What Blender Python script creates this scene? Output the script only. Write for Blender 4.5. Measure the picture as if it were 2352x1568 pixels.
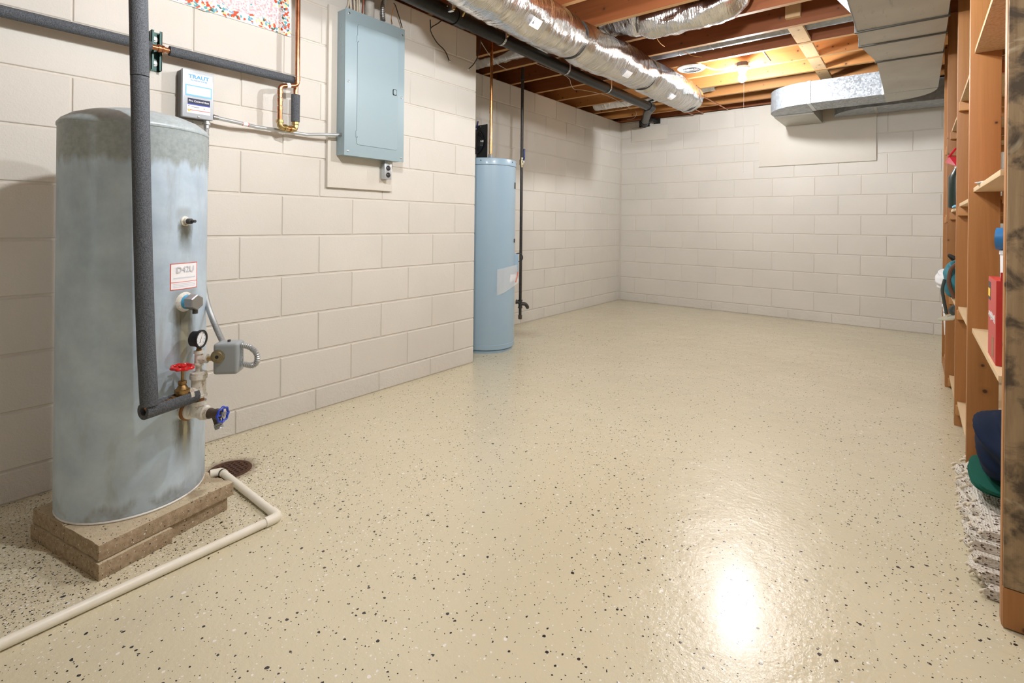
import bpy, bmesh, math, random
from mathutils import Vector, Matrix
random.seed(7)
sc = bpy.context.scene
for o in list(bpy.data.objects): bpy.data.objects.remove(o, do_unlink=True)
COL = sc.collection

# ------------------------------------------------------------------ camera, world, exposure
F, YAW, ROLL, H, CY = 1166.73, math.radians(38.5125), math.radians(0.6), 1.0047, 512.4
FW = Vector((-math.sin(YAW), math.cos(YAW), 0)); R0 = Vector((math.cos(YAW), math.sin(YAW), 0)); U0 = Vector((0, 0, 1))
RT = R0*math.cos(ROLL) + U0*math.sin(ROLL); UP = -R0*math.sin(ROLL) + U0*math.cos(ROLL)
CAMP = Vector((0, 0, H))
cam = bpy.data.cameras.new('camera'); camo = bpy.data.objects.new('camera', cam); COL.objects.link(camo)
cam.sensor_width = 36; cam.sensor_fit = 'HORIZONTAL'; cam.lens = F/2352*36
cam.shift_y = -(784 - CY)/2352; cam.clip_start = 0.02
m = Matrix.Identity(4)
for i in range(3): m[i][0] = RT[i]; m[i][1] = UP[i]; m[i][2] = -FW[i]; m[i][3] = CAMP[i]
camo.matrix_world = m
sc.camera = camo
world = bpy.data.worlds.new('world'); sc.world = world; world.use_nodes = True
world.node_tree.nodes['Background'].inputs[0].default_value = (1, 0.97, 0.92, 1)
world.node_tree.nodes['Background'].inputs[1].default_value = 0.02
sc.view_settings.view_transform = 'Standard'; sc.view_settings.look = 'None'
sc.view_settings.gamma = 1; sc.view_settings.use_curve_mapping = False
sc.view_settings.exposure = 0.12
BULB_POWER = (68, 53, 54)           # the lamp in view, the hanging lamp by the tank, an unseen lamp added as fill over the middle of the room
BULB_XYZ = ((-1.165, 4.58, 2.262), (-0.98, 0.86, 2.11), (-0.66, 2.18, 2.105))

def ray(x, y): return FW + RT*((x-1176)/F) - UP*((y-CY)/F)
def W(x, y, X=None, Y=None, Z=None, d=None):
    """a photograph pixel on the plane X=, Y= or Z= (or at depth d)"""
    k = ray(x, y)
    t = X/k.x if X is not None else Y/k.y if Y is not None else (Z-H)/k.z if Z is not None else d
    return CAMP + k*t

XN, XF, YB, YE = -2.486, -3.092, 6.194, 2.695        # left wall, recessed left wall, back wall, end of left wall
ZT, ZJ, CH, BL = 2.351, 2.36, 0.2032, 0.4064         # wall top, joist bottoms, course height, block length

# ------------------------------------------------------------------ materials
def mat(name, col=(.5, .5, .5), rough=.5, metal=0., spec=.5, coat=0.):
    M = bpy.data.materials.new(name); M.use_nodes = True
    b = M.node_tree.nodes['Principled BSDF']
    b.inputs['Base Color'].default_value = (*col, 1); b.inputs['Roughness'].default_value = rough
    b.inputs['Metallic'].default_value = metal; b.inputs['Specular IOR Level'].default_value = spec
    b.inputs['Coat Weight'].default_value = coat; b.inputs['Coat Roughness'].default_value = .1
    return M
class N:
    """tiny node helper"""
    def __init__(s, M): s.t = M.node_tree; s.b = s.t.nodes['Principled BSDF']
    def n(s, typ, **kw):
        d = s.t.nodes.new(typ)
        for k, v in kw.items():
            if k in d.inputs.keys() if isinstance(k, str) else False: pass
            setattr(d, k, v)
        return d
    def link(s, a, b): s.t.links.new(a, b)
    def coord(s, kind='Object', scale=(1, 1, 1), rot=(0, 0, 0), loc=(0, 0, 0)):
        c = s.t.nodes.new('ShaderNodeTexCoord'); m = s.t.nodes.new('ShaderNodeMapping')
        m.inputs['Scale'].default_value = scale; m.inputs['Rotation'].default_value = rot; m.inputs['Location'].default_value = loc
        s.link(c.outputs[kind], m.inputs[0]); return m.outputs[0]
    def world(s, scale=(1, 1, 1)):
        c = s.t.nodes.new('ShaderNodeNewGeometry'); m = s.t.nodes.new('ShaderNodeMapping')
        m.inputs['Scale'].default_value = scale
        s.link(c.outputs['Position'], m.inputs[0]); return m.outputs[0]
    def noise(s, v, scale=5, detail=3, rough=.5, dist=0):
        d = s.t.nodes.new('ShaderNodeTexNoise'); d.inputs['Scale'].default_value = scale
        d.inputs['Detail'].default_value = detail; d.inputs['Roughness'].default_value = rough; d.inputs['Distortion'].default_value = dist
        s.link(v, d.inputs['Vector']); return d.outputs['Fac']
    def voro(s, v, scale=5, rnd=1., dims='3D', feature='F1'):
        d = s.t.nodes.new('ShaderNodeTexVoronoi'); d.voronoi_dimensions = dims; d.feature = feature
        d.inputs['Scale'].default_value = scale; d.inputs['Randomness'].default_value = rnd
        s.link(v, d.inputs['Vector']); return d
    def ramp(s, f, stops, interp='LINEAR'):
        d = s.t.nodes.new('ShaderNodeValToRGB'); e = d.color_ramp; e.interpolation = interp
        while len(e.elements) < len(stops): e.elements.new(.5)
        for q, (p, c) in zip(e.elements, stops):
            q.position = p; q.color = (*c, 1) if len(c) == 3 else c
        s.link(f, d.inputs[0]); return d.outputs[0]
    def mix(s, f, a, b, mode='MIX'):
        d = s.t.nodes.new('ShaderNodeMix'); d.data_type = 'RGBA'; d.blend_type = mode
        for v, k in ((f, 0), (a, 6), (b, 7)):
            if hasattr(v, 'is_output'): s.link(v, d.inputs[k])
            elif k == 0: d.inputs[0].default_value = v
            else: d.inputs[k].default_value = (*v, 1)
        return d.outputs[2]
    def math(s, op, a, b=0., c=None, clamp=False):
        d = s.t.nodes.new('ShaderNodeMath'); d.operation = op; d.use_clamp = clamp
        for i, v in enumerate((a, b, c)):
            if v is None: continue
            if hasattr(v, 'is_output'): s.link(v, d.inputs[i])
            else: d.inputs[i].default_value = v
        return d.outputs[0]
    def maprange(s, v, a, b, c=0., d=1.):
        q = s.t.nodes.new('ShaderNodeMapRange'); s.link(v, q.inputs[0])
        for i, k in enumerate((a, b, c, d)): q.inputs[i+1].default_value = k
        return q.outputs[0]
    def sep(s, v):
        d = s.t.nodes.new('ShaderNodeSeparateXYZ'); s.link(v, d.inputs[0]); return d.outputs
    def col(s, c): s.link(c, s.b.inputs['Base Color'])
    def rough(s, c): s.link(c, s.b.inputs['Roughness'])
    def bump(s, h, strength=.3, dist=.01):
        d = s.t.nodes.new('ShaderNodeBump'); d.inputs['Strength'].default_value = strength; d.inputs['Distance'].default_value = dist
        s.link(h, d.inputs['Height']); s.link(d.outputs[0], s.b.inputs['Normal'])
    def rnd(s):
        return s.t.nodes.new('ShaderNodeObjectInfo').outputs['Random']

MT = {}
def simple(name, *a, **k): MT[name] = mat(name, *a, **k); return MT[name]

# painted concrete block
def mk_paint(name, base, pits=True):
    M = mat(name, base, .62); n = N(M); v = n.world()
    big = n.noise(v, 2.2, 3); fine = n.noise(v, 170, 4, .65); mid = n.noise(v, 28, 3)
    r = n.rnd()
    c = n.mix(n.maprange(big, .3, .7), tuple(x*.95 for x in base), tuple(min(1, x*1.04) for x in base))
    c2 = n.mix(n.maprange(r, 0, 1, 0, .5), c, tuple(x*.90 for x in base))
    pit = n.voro(v, 55); pm = n.math('LESS_THAN', pit.outputs['Distance'], .13)
    h = n.math('ADD', n.math('MULTIPLY', fine, .5), n.math('MULTIPLY', mid, .5))
    if pits: h = n.math('SUBTRACT', h, n.math('MULTIPLY', pm, .35))
    z = n.sep(v)[2]     # rough parging on the lowest course
    low = n.maprange(z, .06, .19, 1., 0.); rg = n.noise(v, 17, 5, .7, .4)
    h = n.math('ADD', h, n.math('MULTIPLY', n.math('MULTIPLY', rg, low), 4.5))
    n.col(c2); n.bump(h, .38, .004); MT[name] = M
PAINT = (.69, .66, .605)
mk_paint('paint', PAINT)
mk_paint('paint_smooth', (.715, .675, .605), pits=False)
mk_paint('mortar', (.69, .645, .58), pits=False)

def mk_floor():
    M = mat('floor', (.6, .5, .33), .22); n = N(M); v = n.world(); s = n.sep(v)
    big = n.noise(v, 1.1, 4); tone = n.mix(n.maprange(big, .3, .7), (.645, .585, .415), (.71, .65, .475))
    w = n.t.nodes.new('ShaderNodeTexNoise'); w.inputs['Scale'].default_value = 90; n.link(v, w.inputs['Vector'])
    add = n.t.nodes.new('ShaderNodeVectorMath'); add.operation = 'MULTIPLY_ADD'
    n.link(w.outputs['Color'], add.inputs[0]); add.inputs[1].default_value = (.009, .009, .009); n.link(v, add.inputs[2])
    vd = add.outputs[0]
    # patches where more chips were scattered
    dens = n.maprange(n.noise(v, 1.6, 3, .6), .36, .68, .45, 1.35)
    dx = n.math('ADD', s[0], 2.1); dy = n.math('SUBTRACT', s[1], .35)
    dd = n.math('SQRT', n.math('ADD', n.math('MULTIPLY', dx, dx), n.math('MULTIPLY', dy, dy)))
    near = n.math('MULTIPLY', n.maprange(dd, .30, .95, 1., 0.), n.math('LESS_THAN', s[0], -1.66))
    dens = n.math('ADD', dens, n.math('MULTIPLY', near, 2.4))
    def layer(scale, frac, rmin, rmax, seed):
        mp = n.t.nodes.new('ShaderNodeMapping'); mp.inputs['Location'].default_value = (seed, seed*1.7, 0); n.link(vd, mp.inputs[0])
        vo = n.voro(mp.outputs[0], scale, 1., '2D')
        sp = n.t.nodes.new('ShaderNodeSeparateColor'); n.link(vo.outputs['Color'], sp.inputs[0])
        pick = n.math('LESS_THAN', sp.outputs[0], n.math('MULTIPLY', dens if scale < 50 else n.math('ADD', dens, n.math('MULTIPLY', near, 1.6)), frac))
        rad = n.maprange(sp.outputs[1], 0, 1, rmin*scale, rmax*scale)
        mask = n.math('MULTIPLY', n.math('LESS_THAN', vo.outputs['Distance'], rad), pick)
        return mask, sp.outputs[2]
    c = tone
    for scale, frac, a, b, seed, wf in ((30, .20, .0018, .0048, 0, .36), (62, .18, .0012, .0031, 5.3, .40), (120, .20, .0008, .0019, 9.1, .45)):
        mk, k = layer(scale, frac, a, b, seed)
        chip = n.mix(n.math('LESS_THAN', k, wf), (.022, .020, .020), (.86, .83, .78))
        c = n.mix(mk, c, chip)
    # rusty stains by the drain and the gas pipe's drip
    def blob(x, y, r0, r1):
        ax = n.math('SUBTRACT', s[0], x); ay = n.math('SUBTRACT', s[1], y)
        q = n.math('SQRT', n.math('ADD', n.math('MULTIPLY', ax, ax), n.math('MULTIPLY', ay, ay)))
        q = n.math('ADD', q, n.math('MULTIPLY', n.math('SUBTRACT', n.noise(v, 30, 3), .5), .06))
        return n.maprange(q, r0, r1, 1., 0.)
    c = n.mix(n.math('MULTIPLY', blob(-2.155, .90, .07, .12), .8), c, (.13, .06, .03))
    c = n.mix(n.math('MULTIPLY', blob(-2.80, 3.68, .02, .22), .45), c, (.25, .17, .09))
    n.col(c)
    pe = n.noise(v, 62, 4, .65); sw = n.noise(v, 7, 3, .5, .6)
    n.b.inputs['Roughness'].default_value = .2
    n.bump(n.math('ADD', n.math('MULTIPLY', pe, .42), n.math('MULTIPLY', sw, 1.1)), .38, .012)
    n.b.inputs['Specular IOR Level'].default_value = .5; n.b.inputs['Coat Weight'].default_value = .4; n.b.inputs['Coat Roughness'].default_value = .19
    MT['floor'] = M
mk_floor()

def mk_wood(name, c0, c1, axis, rough=.6, knots=True, ring=26, seed=0, kcol=(.07, .028, .012)):
    M = mat(name, c0, rough); n = N(M)
    sc_ = {'x': (1.2, ring, ring), 'y': (ring, 1.2, ring), 'z': (ring, ring, 1.2)}[axis]
    oi = n.rnd()
    tc = n.t.nodes.new('ShaderNodeTexCoord'); ad = n.t.nodes.new('ShaderNodeVectorMath'); ad.operation = 'MULTIPLY_ADD'
    cb = n.t.nodes.new('ShaderNodeCombineXYZ')
    for i in range(3): n.link(oi, cb.inputs[i])
    n.link(cb.outputs[0], ad.inputs[0]); ad.inputs[1].default_value = (7, 11, 13); n.link(tc.outputs['Object'], ad.inputs[2])
    mp = n.t.nodes.new('ShaderNodeMapping'); mp.inputs['Scale'].default_value = sc_; n.link(ad.outputs[0], mp.inputs[0])
    g = n.noise(mp.outputs[0], 1.0, 5, .6, 1.2)
    g2 = n.noise(mp.outputs[0], 5.0, 3, .6)
    f = n.math('ADD', n.math('MULTIPLY', g, .75), n.math('MULTIPLY', g2, .25))
    c = n.mix(n.maprange(f, .3, .7), c0, c1)
    c = n.mix(n.maprange(oi, 0, 1, 0, .35), c, tuple(x*.72 for x in c0))
    if knots:
        sx = n.sep(ad.outputs[0]); i0 = 'xyz'.index(axis); cb2 = n.t.nodes.new('ShaderNodeCombineXYZ')
        n.link(sx[i0], cb2.inputs[0]); n.link(n.math('ADD', sx[(i0+1) % 3], sx[(i0+2) % 3]), cb2.inputs[1])
        vo = n.voro(cb2.outputs[0], 7.5, 1., '2D'); sp = n.t.nodes.new('ShaderNodeSeparateColor'); n.link(vo.outputs['Color'], sp.inputs[0])
        big = n.maprange(sp.outputs[0], 0, 1, .02, .085)
        km = n.math('MULTIPLY', n.maprange(n.math('DIVIDE', vo.outputs['Distance'], big), .55, 1.05, 1, 0), n.math('LESS_THAN', sp.outputs[1], .75))
        halo = n.math('MULTIPLY', n.maprange(n.math('DIVIDE', vo.outputs['Distance'], big), 1., 2.6, .35, 0), n.math('LESS_THAN', sp.outputs[1], .75))
        c = n.mix(halo, c, tuple(x*.55 for x in c0)); c = n.mix(km, c, kcol)
    if name.startswith('joist'):      # bottom edges: paler sawn wood, plus light from below put into the colour
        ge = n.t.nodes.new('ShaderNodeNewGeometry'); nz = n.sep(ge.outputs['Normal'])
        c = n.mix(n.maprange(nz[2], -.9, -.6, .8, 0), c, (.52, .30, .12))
    n.col(c); n.bump(f, .15, .002); MT[name] = M
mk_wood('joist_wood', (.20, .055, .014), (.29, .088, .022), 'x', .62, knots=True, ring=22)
mk_wood('joist_lit', (.36, .15, .04), (.46, .21, .06), 'x', .62, ring=22)  # lighter copy of the joist wood, bulb light put into the colour
mk_wood('block_wood', (.60, .40, .20), (.68, .48, .27), 'y', .65, ring=20)
mk_wood('stud_wood', (.36, .15, .042), (.47, .215, .07), 'z', .5, ring=30)
mk_wood('cleat_wood', (.45, .21, .07), (.55, .28, .10), 'x', .55, ring=26)
mk_wood('board_wood', (.66, .48, .27), (.76, .58, .36), 'y', .6, knots=False, ring=18)
def mk_particle():
    M = mat('particle', (.55, .40, .22), .7); n = N(M); v = n.coord()
    vo = n.voro(v, 120); c = n.mix(n.math('MULTIPLY', vo.outputs['Distance'], 1.0), (.58, .42, .23), (.40, .27, .13))
    n.col(c); MT['particle'] = M
mk_particle()
def mk_dirty():
    M = mat('worn_wood', (.4, .3, .2), .7); n = N(M); v = n.coord()
    mp = n.t.nodes.new('ShaderNodeMapping'); mp.inputs['Scale'].default_value = (40, 40, 2); n.link(v, mp.inputs[0])
    g = n.noise(mp.outputs[0], 1, 5, .65, .6)
    c = n.mix(n.maprange(g, .3, .7), (.24, .155, .08), (.42, .30, .175))
    b = n.noise(v, 11, 6, .62, .5); c = n.mix(n.maprange(b, .47, .60, 0, .9), c, (.06, .043, .03))
    b2 = n.noise(v, 8, 4, .6, 1.); c = n.mix(n.maprange(b2, .60, .68, 0, .75), c, (.55, .45, .31))
    n.col(c); n.bump(g, .3, .002); MT['worn_wood'] = M
mk_dirty()
def mk_foil(name, scale):
    M = mat(name, (.8, .8, .81), .2, 1.); n = N(M); v = n.coord(scale=scale)
    a = n.noise(v, 1., 4, .6, .8); b = n.noise(v, 3.2, 3, .6, .3)
    h = n.math('ADD', n.math('MULTIPLY', a, .7), n.math('MULTIPLY', b, .3))
    n.bump(h, .75, .014); n.b.inputs['Roughness'].default_value = .16
    n.col(n.mix(n.maprange(a, .3, .7), (.66, .655, .64), (.80, .80, .81))); MT[name] = M
mk_foil('foil_y', (5, 30, 5)); mk_foil('foil_x', (30, 5, 5))
def mk_galv(name, base, scale=38, rough=.38, var=.16):
    M = mat(name, base, rough, .55); n = N(M); v = n.coord()
    vo = n.voro(v, scale); sp = n.t.nodes.new('ShaderNodeSeparateColor'); n.link(vo.outputs['Color'], sp.inputs[0])
    n.col(n.mix(sp.outputs[0], tuple(x*(1-var) for x in base), tuple(min(1, x*(1+var)) for x in base)))
    n.rough(n.maprange(sp.outputs[1], 0, 1, rough-.1, rough+.12)); MT[name] = M
mk_galv('galv', (.36, .395, .43), rough=.46); mk_galv('galv_spangle', (.36, .40, .44), 80, .46, .38); simple('galv_bright', (.66, .70, .74), .4, .5); simple('seam_shade', (.07, .068, .06), .5, .3); simple('galv_sheet', (.40, .46, .52), .55, .5)
def mk_galv_dull():
    M = mat('galv_dull', (.44, .435, .40), .48, .6); n = N(M); v = n.coord(); vs = n.coord(scale=(14, 3, 14))
    c = n.mix(n.maprange(n.noise(v, 4, 4), .3, .7), (.44, .43, .39), (.53, .52, .48))
    c = n.mix(n.maprange(n.noise(vs, 1.6, 5, .7, 1.), .60, .74, 0, .55), c, (.16, .15, .13)); n.col(c); MT['galv_dull'] = M
mk_galv_dull()
def mk_tank():
    M = mat('tank_grey', (.5, .54, .57), .42, .05); n = N(M); v = n.world(); s = n.sep(v)
    vs = n.world((9, 9, 2.2))
    a = n.noise(v, 9, 5, .62); st = n.noise(vs, 1.6, 5, .65, .4)
    c = n.mix(n.maprange(a, .32, .68), (.455, .575, .71), (.61, .745, .875))
    c = n.mix(n.maprange(st, .55, .75, 0, .5), c, (.36, .39, .40))
    # bare zinc band below the shoulder, with a ragged lower edge
    zz = n.math('ADD', s[2], n.math('MULTIPLY', n.math('SUBTRACT', n.noise(n.world((22, 22, 3)), 1.5, 4), .5), .10))
    band = n.maprange(zz, 1.175, 1.20, 0., 1.)
    zc = n.mix(n.maprange(n.noise(v, 60, 4, .7), .35, .65), (.27, .31, .30), (.40, .44, .43))
    c = n.mix(n.math('MULTIPLY', band, .8), c, zc)
    # mineral drips below the three ports (azimuth about 25 degrees)
    ang = n.math('ARCTAN2', n.math('SUBTRACT', s[1], .5513), n.math('ADD', s[0], 2.0525))
    wob = n.math('MULTIPLY', n.math('SUBTRACT', n.noise(n.world((40, 40, 12)), 1, 4, .7), .5), .16)
    def drip(a0, ztop, zbot, hw, colr, k=.85):
        nonlocal c
        da = n.math('ABSOLUTE', n.math('ADD', n.math('SUBTRACT', ang, a0), wob))
        q = n.maprange(da, hw*.45, hw, 1., 0.)
        zv = n.math('MULTIPLY', n.maprange(s[2], ztop-.005, ztop+.012, 1., 0.), n.maprange(s[2], zbot, zbot+(ztop-zbot)*.7, 0., 1.))
        c = n.mix(n.math('MULTIPLY', n.math('MULTIPLY', q, zv), k), c, colr)
    drip(.42, .99, .89, .15, (.14, .15, .13), 1.); drip(.40, 1.04, .985, .16, (.33, .36, .36), .5)
    drip(.42, .725, .56, .24, (.15, .15, .115), 1.); drip(.42, .64, .42, .22, (.20, .21, .19), .8); drip(.42, .66, .44, .08, (.46, .44, .30), .6); drip(.42, .775, .70, .30, (.30, .29, .25), .6)
    drip(.44, .36, .19, .22, (.12, .12, .095), 1.); drip(.44, .35, .22, .06, (.42, .39, .24), .8)
    low = n.maprange(zz, .12, .15, 1., 0.)
    c = n.mix(n.math('MULTIPLY', low, n.maprange(a, .45, .6, 0, .6)), c, (.13, .12, .11))
    n.col(c); n.rough(n.maprange(a, .3, .7, .36, .5)); n.bump(n.noise(v, 14, 4), .05, .01); MT['tank_grey'] = M
mk_tank()
def mk_noisy(name, c0, c1, scale, rough, bump=0., bd=.003, metal=0., detail=4, spec=.5):
    M = mat(name, c0, rough, metal, spec); n = N(M); v = n.coord(); a = n.noise(v, scale, detail, .62)
    n.col(n.mix(n.maprange(a, .36, .64), c0, c1))
    if bump: n.bump(a, bump, bd)
    MT[name] = M
mk_noisy('foam', (.045, .05, .06), (.13, .145, .165), 330, .75, .7, .003)
mk_noisy('copper', (.42, .17, .085), (.60, .28, .15), 26, .3, metal=1.)
mk_noisy('copper_bright', (.66, .31, .11), (.80, .45, .20), 40, .28, metal=1.)
mk_noisy('brass', (.42, .31, .13), (.58, .44, .21), 60, .36, metal=1.)
mk_noisy('bronze', (.27, .165, .065), (.40, .26, .11), 70, .42, metal=.9)
mk_noisy('old_brass', (.27, .235, .15), (.38, .33, .215), 60, .42, metal=.8)
mk_noisy('rusty_white', (.80, .79, .75), (.58, .52, .43), 34, .5, .2)
def mk_rw():
    M = MT['rusty_white']; n = N(M); v = n.world()
    c = n.mix(n.maprange(n.noise(v, 26, 4), .35, .65), (.80, .79, .755), (.62, .585, .50))
    c = n.mix(n.maprange(n.noise(v, 55, 5, .7), .56, .70, 0, .9), c, (.33, .19, .085))
    c = n.mix(n.maprange(n.noise(v, 120, 4, .7), .62, .72, 0, .8), c, (.12, .085, .055)); n.col(c)
mk_rw()
mk_noisy('rust', (.20, .075, .025), (.36, .17, .06), 70, .8, .5)
mk_noisy('rust_dark', (.05, .022, .012), (.11, .045, .022), 70, .8, .5)
mk_noisy('iron_dark', (.030, .029, .028), (.055, .05, .045), 60, .38)
mk_noisy('iron_brown', (.055, .038, .026), (.10, .07, .05), 70, .55, .2)
mk_noisy('abs_black', (.007, .007, .007), (.014, .014, .014), 40, .30, spec=.3)
mk_noisy('pvc', (.86, .82, .70), (.90, .87, .77), 14, .38)
mk_noisy('paver', (.37, .285, .19), (.50, .405, .285), 60, .85, .7, .004, detail=6)
mk_noisy('insul_wire', (.42, .40, .36), (.55, .53, .48), 20, .5)
def mk_paver():
    M = MT['paver']; n = N(M); v = n.world(); s = n.t.nodes.new('ShaderNodeNewGeometry'); nz = n.sep(s.outputs['Normal'])
    a = n.noise(v, 70, 5, .65); side = n.mix(n.maprange(a, .36, .64), (.32, .235, .145), (.45, .35, .235))
    top = n.mix(n.maprange(a, .36, .64), (.52, .43, .29), (.60, .51, .36))
    c = n.mix(n.maprange(nz[2], .5, .9), side, top)
    for sc_, fr, seed in ((115, .12, 0), (240, .2, 3)):
        vo = n.voro(v, sc_); sp = n.t.nodes.new('ShaderNodeSeparateColor'); n.link(vo.outputs['Color'], sp.inputs[0])
        mk_ = n.math('MULTIPLY', n.math('LESS_THAN', sp.outputs[0], fr), n.math('LESS_THAN', vo.outputs['Distance'], .27))
        c = n.mix(mk_, c, n.mix(n.math('LESS_THAN', sp.outputs[2], .35), (.03, .03, .03), (.8, .77, .7)))
    n.col(c)
mk_paver()
simple('heater_blue', (.34, .485, .61), .33, coat=.3)
simple('panel_grey', (.31, .41, .455), .42)
simple('panel_gap', (.16, .19, .20), .6)
simple('box_grey', (.40, .435, .47), .4, .2)
simple('box_dark', (.10, .095, .09), .5, .3)
simple('switch_grey', (.30, .335, .355), .36)
simple('white', (.85, .85, .84), .5)
simple('white_gloss', (.86, .86, .84), .25)
simple('paper', (.86, .86, .88), .6)
simple('blue_ink', (.12, .42, .72), .6)
simple('pale_blue', (.22, .55, .84), .6)
simple('navy_ink', (.018, .025, .075), .6)
simple('violet_ink', (.05, .08, .50), .6)
simple('red_ink', (.70, .09, .05), .6)
simple('yellow_ink', (.85, .60, .05), .6)
simple('grey_ink', (.55, .57, .62), .7)
simple('dark_ink', (.06, .06, .07), .7)
simple('red_enamel', (.62, .006, .01), .2, coat=.5)
simple('blue_enamel', (.008, .045, .50), .22, coat=.5)
simple('blue_plastic', (.012, .035, .20), .35)
simple('teal_ring', (.10, .45, .75), .35)
simple('black', (.012, .012, .014), .4)
simple('black_gloss', (.014, .014, .018), .12, coat=.5)
simple('black_matte', (.02, .019, .018), .8)
simple('steel', (.62, .63, .64), .28, 1.)
simple('steel_dull', (.42, .43, .44), .42, 1.)
simple('green_rail', (.02, .07, .06), .4, .3)
simple('conduit', (.52, .55, .57), .36, .55)
simple('flex_grey', (.40, .42, .43), .4, .55)
simple('dial', (.83, .84, .84), .35)
simple('cable_white', (.82, .79, .72), .4)
simple('cable_cream', (.66, .58, .45), .5)
simple('cable_red', (.42, .10, .05), .5)
simple('hole_dark', (.010, .009, .008), .95)
simple('carton_red', (.55, .035, .03), .45)
simple('carton_face', (.52, .075, .065), .5)
simple('carton_brown', (.30, .18, .09), .7)
simple('navy_cloth', (.007, .014, .036), .85, spec=.15)
simple('green_cloth', (.006, .085, .058), .9, spec=.2)
simple('teal_cloth', (.03, .20, .26), .7)
simple('tan_cloth', (.42, .39, .29), .8)
simple('grey_cloth', (.05, .06, .055), .8)
simple('brown_strap', (.13, .055, .03), .6)
simple('white_plastic', (.84, .86, .90), .4)
simple('can_orange', (.42, .10, .02), .4)
simple('can_yellow', (.80, .55, .03), .4)
simple('red_plastic', (.55, .005, .02), .25)
simple('green_dark', (.006, .018, .010), .35)
simple('tape_blue', (.03, .20, .50), .4)
simple('tape_core', (.70, .62, .45), .7)
simple('orange_paint', (.75, .12, .06), .5)
def mk_clear():
    M = mat('clear_plastic', (.9, .93, .95), .12); b = M.node_tree.nodes['Principled BSDF']
    b.inputs['Alpha'].default_value = .34; MT['clear_plastic'] = M
mk_clear()
def mk_bulb():
    for k, p in enumerate(BULB_POWER):
        M = mat('bulb_glow_%d' % k, (1, 1, 1), .3); b = M.node_tree.nodes['Principled BSDF']
        b.inputs['Emission Color'].default_value = (.97, .985, 1, 1)
        b.inputs['Emission Strength'].default_value = p/(math.pi*4*math.pi*.031**2)
        MT['bulb%d' % k] = M
mk_bulb()
def mk_film():
    M = mat('mosaic_film', (.9, .9, .9), .35); n = N(M); v = n.world((1, 1, 1))
    pal = [(0., (.80, .81, .84)), (.18, (.82, .82, .84)), (.36, (.62, .10, .03)), (.47, (.80, .70, .32)), (.57, (.80, .80, .82)),
           (.66, (.10, .38, .44)), (.74, (.80, .80, .83)), (.80, (.58, .07, .02)), (.90, (.05, .12, .10)), (.95, (.30, .45, .62))]
    vo = n.voro(v, 105); sp = n.t.nodes.new('ShaderNodeSeparateColor'); n.link(vo.outputs['Color'], sp.inputs[0])
    c = n.ramp(sp.outputs[0], pal, 'CONSTANT')
    s = n.sep(v)
    # the printed border along the lower and right edge is denser than the field
    ed = n.math('MAXIMUM', n.maprange(s[2], 1.955, 2.0, 1, 0), n.maprange(s[1], 1.20, 1.28, 0, 1))
    whiten = n.math('GREATER_THAN', n.math('ADD', n.noise(v, 20, 3), n.math('MULTIPLY', n.math('SUBTRACT', .5, ed), .42)), .56)
    pink = n.mix(n.maprange(n.noise(v, 90, 2), .45, .6), (.80, .80, .83), (.66, .42, .46))
    n.col(n.mix(n.math('MULTIPLY', whiten, .85), c, pink)); MT['mosaic_film'] = M
mk_film()
def mk_rug():
    M = mat('rug', (.75, .7, .6), .95); n = N(M); v = n.world(); s = n.sep(v)
    vo = n.voro(n.world((150, 170, 300)), 1., .6); sp = n.t.nodes.new('ShaderNodeSeparateColor'); n.link(vo.outputs['Color'], sp.inputs[0])
    c = n.mix(n.math('LESS_THAN', sp.outputs[0], .12), n.mix(sp.outputs[1], (.84, .80, .72), (.72, .66, .57)), (.14, .09, .075))
    n.col(c); n.bump(vo.outputs['Distance'], .8, .006); MT['rug'] = M
mk_rug()

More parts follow.
